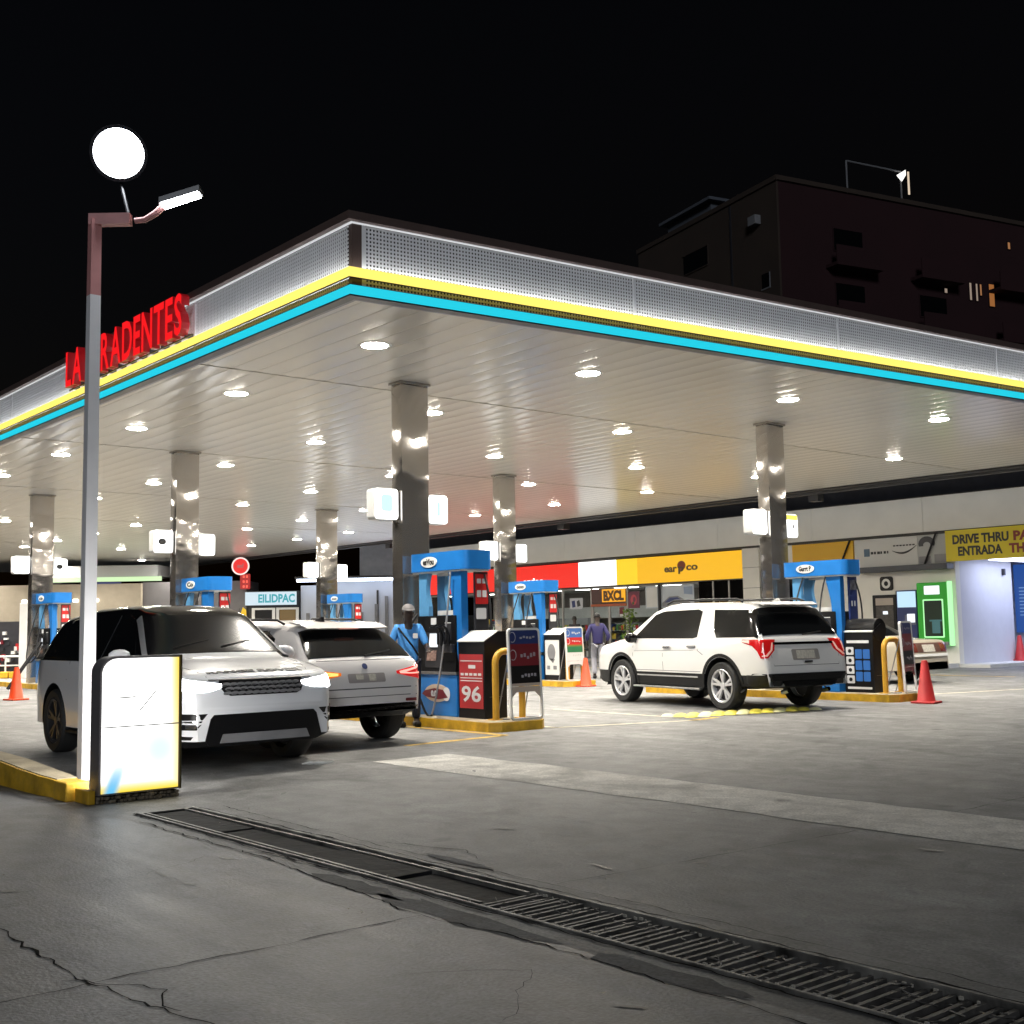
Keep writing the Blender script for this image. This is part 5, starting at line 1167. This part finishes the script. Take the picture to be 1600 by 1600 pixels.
# cash machines
def atm(x0, x1, z0, z1, label, kind):
    t = thing('cash_machine', label, 'cash machine', ((x0 + x1) / 2, ST, 0), group='cash machines in the store wall'); w_ = (x1 - x0) / 2; F_ = FS(0)
    if kind == 'dark':
        MB().cbox(-w_, w_, -.20, -.002, z0, z1, .02).build('surround', m_black, t)
        MB().prism(rrect(-w_ + .12, w_ - .1, z1 - .32, z1 - .1, .01), FS(-.2), .001, .01).build('header', m_taupe, t)
        MB().prism(rrect(-w_ + .12, w_ - .1, z0 + .3, z1 - .34, .01), FS(-.2), .001, .008).build('fascia', mat('charcoal fascia', (.05, .045, .04), .4, var=.4, vs=9), t)
        MB().prism(rrect(-.05, .12, z1 - .6, z1 - .5, .01), FS(-.2), .009, .014).build('screen', m_screen, t)
    elif kind == 'blue':
        MB().cbox(-w_, w_, -.22, -.002, z0, z1, .02).build('surround', m_dblue, t)
        MB().prism(rrect(-w_ + .05, w_ - .02, z1 - .52, z1 - .04, .01), FS(-.22), .001, .02).build('lit_header', emitter('pale blue header', (.55, .80, 1.), .95), t)
        MB().prism(rrect(-.06, w_ - .04, z0 + .55, z1 - .75, .01), FS(-.22), .001, .02).build('fascia', mat('slate fascia', (.12, .13, .20), .35), t)
        MB().prism(rrect(.02, w_ - .06, z1 - .98, z1 - .72, .01), FS(-.22), .021, .025).build('screen', m_screen, t)
    else:
        m_g = emitter('green light surround', (.02, .42, .03), .55); m_gl = emitter('green light edge', (.45, 1., .45), 1.1)
        MB().cbox(-w_, w_, -.26, -.002, z0, z1, .03).build('surround', mat('green surround', (.02, .22, .02), .35, emit=(.02, .5, .02), es=.25), t)
        bo = rrect(-w_ + .20, w_ - .14, z0 + .22, z1 - .5, .03)
        MB().prism(bo, FS(-.26), .001, .012).build('lit_edge', m_gl, t)
        MB().prism(rrect(-w_ + .24, w_ - .18, z0 + .26, z1 - .54, .03), FS(-.26), .013, .02).build('fascia', mat('green black fascia', (.01, .03, .015), .3), t)
        MB().prism(rrect(-w_ + .26, w_ - .24, z1 - .36, z1 - .1, .02), FS(-.26), .001, .012).build('lit_header', m_screen, t)
        MB().prism(rrect(-.10, w_ - .20, z0 + .7, z0 + .75, .005), FS(-.26), .021, .026).prism(rrect(-.02, w_ - .26, z0 + .35, z0 + .7, .02), FS(-.26), .021, .024).build('screen', mat('dim screen', (.05, .12, .14), .2, emit=(.2, .5, .5), es=.15), t)
        MB().box(w_ + .002, w_ + .03, -.26, -.01, z0 - .02, z1 + .02).build('lit_edge', m_gl, t)
    MB().box(-w_, w_, -.34, -.23, z0 + .0, z0 + .10).build('shelf', m_grey, t)
atm(-9.85, -9.02, .72, 2.2, 'dark cash machine under the round black badge', 'dark')
atm(-9.0, -8.32, .72, 2.32, 'blue cash machine with a pale lit header, between the dark and green ones', 'blue')
atm(-8.28, -7.28, .66, 2.52, 'green-lit cash machine nearest the wall corner', 'green')
rb = thing('round_sign', 'black square badge with a white ring above the dark cash machine', 'sign', (-9.43, ST, 2.55))
MB().prism(rrect(-.22, .22, -.22, .22, .08), FS(0), .0, .05).build('plate', m_black, rb)
MB().lathe([(.15, .051), (.15, .06), (.075, .06), (.075, .051)], 24, lambda r, h, a: (r * math.cos(a), -h, r * math.sin(a))).build('ring', m_white, rb)
MB().box(-.36, .3, -.05, -.002, -.42, -.22).build('bracket', m_cream, rb)
MB().box(-10.2, -7.15, -.9, -.02, .0, .12).build('store_step', m_white, stn)

# ------------------------------------------------------------------ people
m_skin = mat('dark skin', (.035, .02, .014), .5, var=.1)
def skin_mesh(name, verts, edges, rads, m, parent, root=0, sub=2):
    me = bpy.data.meshes.new(name); me.from_pydata([Vector(v) for v in verts], edges, [])
    o = bpy.data.objects.new(name, me); C.objects.link(o)
    o.modifiers.new('s', 'SKIN'); sm_ = o.modifiers.new('u', 'SUBSURF'); sm_.levels = sm_.render_levels = sub
    sv = me.skin_vertices[0].data
    for i, r in enumerate(rads):
        sv[i].radius = r if isinstance(r, tuple) else (r, r); sv[i].use_root = (i == root)
    dg = bpy.context.evaluated_depsgraph_get(); nm_ = bpy.data.meshes.new_from_object(o.evaluated_get(dg))
    o.modifiers.clear(); o.data = nm_; nm_.materials.clear(); nm_.materials.append(m)
    nm_.polygons.foreach_set('use_smooth', [True] * len(nm_.polygons)); o.parent = parent
    return o
def person(label, loc, rz, h, shirt, trousers, arms, legs, cap=None, hair=None, lean=0., extra=None):
    """faces -Y; arms/legs: ((elbow, hand), (elbow, hand)) and ((knee, ankle), ...) for the left (+X) and right side"""
    t = thing('person', label, 'person', loc, rz); k = h / 1.74; t.scale = (k, k, k)
    V = [(0, 0, .96), (0, .01 - lean * .3, 1.12), (0, .015 - lean * .8, 1.30), (0, .02 - lean, 1.45), (0, -.005 - lean, 1.54), (0, -.02 - lean, 1.60), (0, -.015 - lean, 1.70)]
    Rr = [(.135, .10), (.13, .095), (.155, .105), (.085, .07), .062, (.092, .105), (.088, .105)]
    E_ = [(i, i + 1) for i in range(6)]; sh = []; SV, SR, SE = [(0, -.0, .92)] + V[:4], [(.165, .13), (.16, .125), (.15, .115), (.175, .125), (.085, .075)], [(0, 1), (1, 2), (2, 3), (3, 4)]
    TV, TR, TE = [(0, 0, .99)], [(.15, .115)], []
    for sd, (el, ha), (kn, an) in ((1, *[arms[0]], *[legs[0]]), (-1, *[arms[1]], *[legs[1]])):
        b = len(V); shd = (sd * .17, .015 - lean * .9, 1.41)
        V += [shd, el, ha]; Rr += [.055, .04, .028]; E_ += [(2, b), (b, b + 1), (b + 1, b + 2)]
        d_ = (Vector(ha) - Vector(el)).normalized(); pv = Vector(ha) + d_ * .055; ip = len(V); V.append(tuple(pv)); Rr.append((.032, .018)); E_.append((b + 2, ip))
        sdv = d_.cross(Vector((0, 0, 1))); sdv = sdv.normalized() if sdv.length > .1 else Vector((0, 1, 0)); cu_ = d_.cross(sdv).normalized()
        for q, ln in ((-.026, .06), (-.009, .075), (.009, .07), (.026, .055)):
            i0 = len(V); V += [tuple(pv + sdv * q + d_ * ln * .5), tuple(pv + sdv * q * 1.1 + d_ * ln * .95 + cu_ * .02)]; Rr += [.009, .008]; E_ += [(ip, i0), (i0, i0 + 1)]
        i0 = len(V); V += [tuple(Vector(ha) + sdv * -.04 + d_ * .03), tuple(Vector(ha) + sdv * -.055 + d_ * .07)]; Rr += [.011, .009]; E_ += [(b + 2, i0), (i0, i0 + 1)]
        n_ = len(SV); mid = tuple(Vector(el) * .35 + Vector(ha) * .65) if cap is None else tuple(Vector(shd) * .05 + Vector(el) * .95)
        SV += [shd, el if cap is None else tuple(Vector(shd) * .4 + Vector(el) * .6), mid]; SR += [.075, .058, .052]; SE += [(3, n_), (n_, n_ + 1), (n_ + 1, n_ + 2)]
        b = len(V); hip = (sd * .09, 0, .90); toe = (an[0] + sd * .02, an[1] - .15, .035)
        V += [hip, kn, an, toe]; Rr += [.08, .055, .042, .03]; E_ += [(0, b), (b, b + 1), (b + 1, b + 2), (b + 2, b + 3)]
        n_ = len(TV); TV += [hip, kn, (an[0], an[1], an[2] + .01)]; TR += [.105, .08, .066]; TE += [(0, n_), (n_, n_ + 1), (n_ + 1, n_ + 2)]
        MB().cbox(an[0] - .05, an[0] + .05, an[1] - .20, an[1] + .07, .0, .085, .03).build('shoe', m_black, t, 60)
    V.append((0, -.118 - lean, 1.625)); Rr.append(.014); E_.append((5, len(V) - 1))   # nose
    skin_mesh('body', V, E_, Rr, m_skin, t)
    skin_mesh('shirt', SV, SE, SR, shirt, t); skin_mesh('trousers', TV, TE, TR, trousers, t)
    for sd in (-1, 1):
        MB().lathe([(.0001, -.016), (.014, -.008), (.016, .0), (.012, .008), (.0001, .012)], 8, lambda r, h_, a: (sd * (.078 + h_), .0 - lean + r * .8 * math.cos(a), 1.63 + r * 1.6 * math.sin(a))).build('ear', m_skin, t, 60)
    hd = Vector((0, -.015 - lean, 1.66))
    sph = lambda mb, z0, rx, ry, rz_, a0, a1: mb.lathe([(max(.0001, math.cos(R(a))), math.sin(R(a))) for a in range(a0, a1 + 1, 10)], 20, lambda r, h_, a: (hd.x + rx * r * math.cos(a), hd.y + ry * r * math.sin(a), hd.z + z0 + rz_ * h_))
    if cap:
        c_ = sph(MB(), .02, .094, .108, .09, 0, 90)
        c_.prism([(.0 + .085 * math.cos(R(a)), hd.y - .06 - .14 * math.sin(R(a))) for a in range(0, 181, 15)], lambda u, v, d: (u, v, hd.z + .025 + d - (hd.y - .06 - v) * .18), .0, .012); c_.build('cap', cap, t, 50)
    if hair: sph(MB(), .02, .082, .098, .085, -30, 90).build('hair', hair, t, 60)
    if extra: extra(t)
    return t
m_wblue = mat('work shirt blue', (.06, .28, .68), .7, var=.12, vs=10); m_navyt = mat('navy trousers', (.015, .018, .035), .8); m_purple = mat('purple blue shirt', (.022, .018, .10), .7, var=.1); m_greyt = mat('pale grey trousers', (.30, .30, .34), .8, var=.1); m_hair = mat('black hair', (.008, .007, .007), .6)
m_darkc = mat('charcoal clothes', (.02, .02, .024), .8)
def strap(t):
    MB().tube([(-.15, -.06, 1.42), (-.07, -.145, 1.30), (.04, -.155, 1.16), (.13, -.12, 1.02)], .014, 6).build('strap', m_black, t, 60)
    MB().prism(rrect(.05, .12, 1.27, 1.34, .01), lambda u, v, d: (u, -.128 - d, v), 0, .006).build('chest_badge', m_white, t)
person('attendant in grey cap and bright blue shirt with dark strap, holding the fuel nozzle', (-2.93, 2.78, 0), math.atan2(-7.2 - 2.7, 11.3 + 3.0) + PI / 2 + .12, 1.74, m_wblue, m_navyt,
       (((.26, -.10, 1.14), (.24, -.34, 1.10)), ((-.27, .0, 1.13), (-.20, -.20, 1.02))), (((.10, -.02, .50), (.11, .03, .09)), ((-.10, -.03, .50), (-.11, .02, .09))), cap=mat('grey cap', (.20, .19, .19), .7), extra=strap)
person('man in purple-blue shirt and pale grey trousers walking towards the store door', (-11.79, 15.16, 0), math.atan2(.64, -.77) + PI / 2, 1.73, m_purple, m_greyt,
       (((.29, .06, 1.14), (.27, -.10, .95)), ((-.29, .10, 1.14), (-.24, .0, .93))), (((.10, -.12, .52), (.10, .04, .10)), ((-.09, .02, .49), (-.09, .18, .12))), hair=m_hair, lean=.03)
person('dark-haired person in charcoal clothes standing by the store window, mostly hidden by the poster stand', (-21.0, 22.9, 0), math.atan2(.64, -.77) + PI / 2, 1.76, m_darkc, m_darkc,
       (((.27, .05, 1.14), (.25, -.06, .92)), ((-.27, .05, 1.14), (-.25, -.06, .92))), (((.10, -.02, .50), (.10, .03, .09)), ((-.10, -.02, .50), (-.10, .03, .09))), hair=m_hair)

# ------------------------------------------------------------------ beyond the forecourt, left
ux = Vector((.645, .764)); o0 = Vector((-43.4, 21.02)); pxm = .0324   # a frontage facing the yard about 60 m away
def far(px): return (px - 382) * pxm
ARZ = math.atan2(.764, .645)
FL = lambda u, v, d: (u, -d, v)
nb = thing('neighbour_wall', 'plain beige and grey boundary building beyond the far pumps', 'building', (o0.x, o0.y, 0), ARZ)
MB().box(far(-120), far(221), -.1, 3, 0, 3.95).build('beige_wall', mat('beige render', (.30, .26, .20), .7, var=.06), nb)
MB().box(far(221), far(384), .2, 3, 0, 4.0).build('grey_wall', mat('grey render', (.11, .105, .11), .7, var=.06), nb)
MB().box(far(145), far(190), -.14, -.1, 3.95, 4.03).build('coping', m_dblue, nb)
for px in (-40, 40, 120, 152, 300): MB().cbox(far(px) - .12, far(px) + .12, -.2, -.1, 3.05, 3.2, .02).build('wall_lamp', emitter('bulkhead lamp', WARM, 6), nb)
nc = thing('neighbour_canopy', 'grey-topped neighbouring canopy edge glowing pale green beneath', 'canopy', (o0.x - 1.2, o0.y + .3, 0), ARZ)
MB().box(far(60), far(255), -.3, 2.5, 4.35, 4.92).build('fascia', mat('grey fascia', (.42, .43, .45), .5), nc)
MB().box(far(55), far(262), -.4, -.3, 4.10, 4.33).build('light_band', emitter('pale green light band', (.72, 1., .55), .9), nc)
MB().box(far(50), far(100), -.2, 2.0, 0, 4.1).build('support', m_dark, nc)
ns = thing('round_neon_sign', 'round red neon sign with a white rim on the dark facade far left', 'sign', (o0.x, o0.y - .2, 4.72), ARZ)
MB().prism(ell(0, 0, .40, .42), FL, 0, .08).build('disc', emitter('red neon disc', (1., .02, .02), .8), ns)
MB().lathe([(.38, .08), (.38, .12), (.45, .12), (.45, .08)], 28, lambda r, h, a: (r * math.cos(a), -h, r * math.sin(a))).build('rim', emitter('neon rim', (1., .75, .7), 1.1), ns)
tx = MB(); put_text(tx, 'esf', .3, lambda u, v, d: FL(u, v - .08, .085 + d), .004, .01); tx.build('lettering', emitter('neon lettering', (.9, .2, .2), .5), ns)
ns = thing('red_neon_panel', 'small vertical red neon panel under the round red neon sign', 'sign', (o0.x + .1, o0.y, 4.28), ARZ)
MB().prism(rrect(-.25, .25, -.72, .05, .05), FL, 0, .06).build('panel', emitter('deep red neon', (.7, .01, .01), .55), ns)
q = MB()
for z in (-.15, -.4, -.65):
    for s in (-.12, .04): q.prism(rrect(s, s + .1, z, z + .12, .02), FL, .061, .07)
q.build('lettering', emitter('bright red neon', (1., .12, .08), 1.1), ns)
ks = thing('small_shop', 'dark little shop with a white lit sign in teal letters and two dark doorways', 'building', (o0.x, o0.y, 0), ARZ)
MB().box(far(386), far(468), .1, 3, 0, 3.45).build('wall', mat('shadow wall', (.02, .02, .022), .8), ks)
MB().box(far(384), far(463), -.12, .1, 2.74, 3.40).build('lit_sign', emitter('white shop sign', (.70, .85, .95), .85), ks)
tx = MB(); put_text(tx, 'EILIDPAC', .56, lambda u, v, d: FL(u + far(433), v + 2.88, .122 + d), .004, .02, w=far(461) - far(404)); tx.build('lettering', emitter('teal lettering', (.02, .42, .50), .8), ks)
for a, b in ((398, 427), (436, 464)):
    MB().box(far(a) - .14, far(a), .0, .1, 0, 2.6).box(far(b) - .05, far(b) + .09, .0, .1, 0, 2.6).box(far(a), far(b), .0, .1, 2.5, 2.6).build('door_frame', m_white, ks)
    MB().box(far(a) + .02, far(b) - .07, .06, .09, 0, 2.5).build('door', m_black if a < 430 else mat('dim amber door', (.12, .08, .03), .5, emit=(.5, .3, .1), es=.12), ks)
nf = thing('feather_banner', 'small bright yellow feather banner beside the dark little shop', 'banner', (o0.x, o0.y - .25, 0), ARZ)
MB().prism([(far(382), 1.2), (far(387), 1.3), (far(393), 1.9), (far(392), 2.5), (far(387), 2.65), (far(383), 2.3)], FL, 0, .02).build('cloth', emitter('backlit yellow cloth', (1., .62, .0), .8), nf)
MB().tube([FL(far(382), 0, .01), FL(far(382), 2.6, .01)], .02, 6).build('pole', m_dark, nf)
lb = thing('lit_shop', 'bluish white lit shopfront seen between the far columns', 'building', (o0.x, o0.y, 0), ARZ)
m_lit = mat('lit pale shop wall', (.62, .66, .74), .5, var=.1, vs=.6)
MB().box(far(469), far(497), .2, 3, 0, 3.7).build('wall', m_lit, lb)
MB().box(far(526), far(660), .2, 3, 0, 3.98).build('wall', m_lit, lb)
MB().box(far(466), far(662), -.9, .2, 3.99, 4.1).build('eaves', m_dark, lb)
MB().box(far(468), far(660), -.75, -.65, 3.85, 3.98).build('eaves_lamp', emitter('cold eaves light', (.72, .82, 1.), 9), lb)
for px in (478, 545, 562, 585, 601): MB().box(far(px), far(px) + .16, .08, .19, 1.6 if px != 601 else .2, 1.9 + (px % 7) * .2).build('wall_fitting', m_grey, lb)
MB().box(far(588), far(591), .12, .19, .4, 3.4).build('seam', m_dark, lb)
MB().box(far(560), far(640), .6, .9, 4.1, 6.4).build('back_tower', m_grey, lb)
# at the left edge, beyond the last columns
rl = thing('railing', 'white metal railing low at the far left edge', 'railing', (-30.2, 5.7, 0), ARZ)
MB().tube([(-.8, 0, .72), (.3, 0, .72)], .03, 8).tube([(-.8, 0, .42), (.3, 0, .42)], .025, 8).tube([(-.8, 0, 0), (-.8, 0, .72)], .03, 8).tube([(.3, 0, 0), (.3, 0, .72)], .03, 8).tube([(-.25, 0, 0), (-.25, 0, .72)], .03, 8).build('rails', m_white, rl)
yk = thing('kerb_blocks', 'row of yellow painted kerb blocks at the far left edge', 'kerb', (-30.5, 5.2, 0), ARZ)
for i in range(8): MB().cbox(-2.4 + i * .42, -2.02 + i * .42, -.15, .15, 0, .22, .03).build('block', m_yellow, yk)
rc = thing('display_rack', 'dark rack of small coloured goods behind the white railing', 'rack', (-31.4, 5.4, 0), ARZ)
MB().box(-1.2, 1.0, .1, .5, 0, 1.9).build('rack', m_dark, rc)
g_ = MB(); ms = [m_dark, m_red, m_white, m_maroon, m_grey]; rg = random.Random(5)
for i in range(60): x, z = rg.uniform(-1.15, .9), rg.uniform(.2, 1.5); g_.mat(rg.randrange(5)); g_.box(x, x + rg.uniform(.05, .14), -.02, .099, z, z + rg.uniform(.05, .16))
g_.build('goods', ms, rc)
wp = thing('white_post', 'plain white post beside the farthest left column', 'post', (-29.9, 5.95, 0), ARZ)
MB().cbox(-.13, .13, -.1, .1, 0, 2.5, .01).build('post', m_white, wp)

# ------------------------------------------------------------------ dark apartment block above the store
ap = thing('apartment_block', 'dark reddish apartment block rising behind the canopy, a few windows lit', 'building', (-25.51, 42.31, 0), math.atan2(.23744, -.97140))
# local +X runs along the left-hand face, local -Y along the right-hand face
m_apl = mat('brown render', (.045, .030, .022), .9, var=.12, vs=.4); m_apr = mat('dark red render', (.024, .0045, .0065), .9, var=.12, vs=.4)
AH = 24.45
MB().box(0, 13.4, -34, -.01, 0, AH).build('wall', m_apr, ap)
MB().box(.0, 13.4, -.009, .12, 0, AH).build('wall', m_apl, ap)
MB().box(-.1, 13.5, .12, .2, AH - .02, AH + .25).box(-.12, -.02, -34, .12, AH, AH + .25).build('parapet', m_apl, ap)
MB().box(3.9, 4.04, .12, .16, 0, AH - .1).build('downpipe', m_dark, ap)
for fl in range(7):
    z = AH - 2.75 - fl * 3.0
    w_ = MB().box(6.1, 8.65, .121, .17, z + 1.1, z + 1.18).box(6.1, 6.16, .121, .15, z, z + 1.1).box(6.15, 8.6, .121, .18, z - .06, z).build('window', m_apl, ap); MB().box(6.2, 8.55, .122, .135, z, z + 1.1).build('pane', m_glass, w_)
    w_ = MB().box(.75, 1.5, .121, .16, z - 2.8, z - 2.74).box(.75, .8, .121, .16, z - 2.74, z - 1.95).build('window', m_grey, ap); MB().box(.8, 1.45, .122, .13, z - 2.74, z - 1.95).build('pane', m_glass, w_)
MB().cbox(1.35, 2.0, .12, .5, 22.5, 23.0, .02).build('air_conditioner', m_grey, ap)
MB().box(7.5, 12.0, -5, -1.2, AH, AH + 1.55).box(7.1, 12.4, -5.4, -.8, AH + 1.55, AH + 1.72).build('penthouse', mat('pale penthouse', (.09, .10, .12), .8), ap)
# right-hand face: balconies and lit windows
def rwin(s0, s1, z0, z1, m): 
    w_ = MB().box(-.05, -.001, -s1 - .05, -s1, z0 - .05, z1 + .05).box(-.05, -.001, -s0, -s0 + .05, z0 - .05, z1 + .05).box(-.05, -.001, -s1, -s0, z0 - .05, z0).box(-.05, -.001, -s1, -s0, z1, z1 + .05).build('window', m_apr, ap); MB().box(-.03, -.002, -s1, -s0, z0, z1).build('pane', m, w_)
m_wl = emitter('lit window warm', (1., .45, .18), .30); m_wl2 = emitter('lit window pale', (.9, .7, .55), .30); m_wl3 = emitter('amber curtain', (.8, .30, .08), .35)
rwin(13.45, 13.62, 19.5, 20.5, m_wl2); rwin(13.95, 14.1, 19.5, 20.5, m_wl2); rwin(14.28, 14.42, 19.85, 20.5, m_wl); rwin(15.0, 15.42, 19.3, 20.6, m_wl3); rwin(16.75, 16.95, 22.9, 23.3, m_wl); rwin(11.5, 11.72, 19.7, 19.95, m_wl2)
for fl in range(7):
    for k in range(5):
        s0 = 3 + k * 6; z = AH - 4.2 - fl * 3
        MB().box(-.9, -.001, -s0 - 3.2, -s0, z - .18, z).box(-.9, -.84, -s0 - 3.2, -s0, z, z + .9).build('balcony', m_apr, ap)
        if not (fl == 0 and k == 1) and not (k == 2): rwin(s0 + .6, s0 + 2.6, z + .9, z + 2.1, m_glass)
rf = MB()
for s_ in (4.69, 8.6): rf.tube([(-.05, -s_, AH), (-.05, -s_, 26.25)], .05, 6)
rf.tube([(-.05, -4.69, 26.25), (-.05, -8.6, 26.25)], .05, 6).build('roof_frame', m_grey, ap)
MB().prism([(-8.1, 25.9), (-8.75, 26.3), (-8.75, 26.0), (-8.45, 25.6)], lambda u, v, d: (d, u, v), -.3, -.25).build('roof_lamp', emitter('roof lamp', (1., .97, .92), 1.4), ap)
MB().box(-.35, -.3, -8.95, -8.85, 24.9, 26.2).build('roof_lamp', emitter('roof lamp glow', (1., .8, .6), .7), ap)

# ------------------------------------------------------------------ camera, night sky, render settings
cam = bpy.data.cameras.new('camera'); co = bpy.data.objects.new('camera', cam); C.objects.link(co); S.camera = co
cam.sensor_width = 36; cam.lens = 41.625; cam.clip_end = 2000; cam.clip_start = .05
pitch, roll = .09717, .01746
F0 = Vector((-.76556, .64336, 0)); X0 = Vector((.64336, .76556, 0)); Z0 = Vector((0, 0, 1))
fw = F0 * math.cos(pitch) + Z0 * math.sin(pitch); u0 = Z0 * math.cos(pitch) - F0 * math.sin(pitch)
rt = X0 * math.cos(roll) - u0 * math.sin(roll); up = X0 * math.sin(roll) + u0 * math.cos(roll)
co.matrix_world = Matrix(((rt.x, up.x, -fw.x, 11.289), (rt.y, up.y, -fw.y, -7.162), (rt.z, up.z, -fw.z, 1.40), (0, 0, 0, 1)))
w = bpy.data.worlds.new('World'); S.world = w; w.use_nodes = True; nt = w.node_tree
sky = nt.nodes.new('ShaderNodeTexSky'); sky.sky_type = 'NISHITA'; sky.sun_disc = False; sky.sun_elevation = R(-3.6); sky.sun_rotation = R(200)
bg = nt.nodes['Background']; bg.inputs['Strength'].default_value = .065
nt.links.new(sky.outputs[0], bg.inputs['Color'])
# dim fill sun added behind the camera to brighten surfaces facing it
sl_ = bpy.data.lights.new('fill_sun', 'SUN'); so_ = bpy.data.objects.new('fill_sun', sl_); C.objects.link(so_); sl_.energy = .62; sl_.angle = R(12); sl_.color = (.86, .92, 1.)
so_.rotation_euler = Vector((-.70, .62, -.34)).to_track_quat('-Z', 'Y').to_euler()
S.view_settings.view_transform = 'Standard'; S.view_settings.look = 'None'; S.view_settings.exposure = .12; S.view_settings.gamma = 1
S.render.engine = 'CYCLES'
S.cycles.max_bounces = 8; S.cycles.diffuse_bounces = 4; S.cycles.glossy_bounces = 4; S.cycles.transmission_bounces = 6; S.cycles.transparent_max_bounces = 8
S.cycles.sample_clamp_indirect = 4; S.cycles.use_denoising = True
S.cycles.caustics_reflective = False; S.cycles.caustics_refractive = False
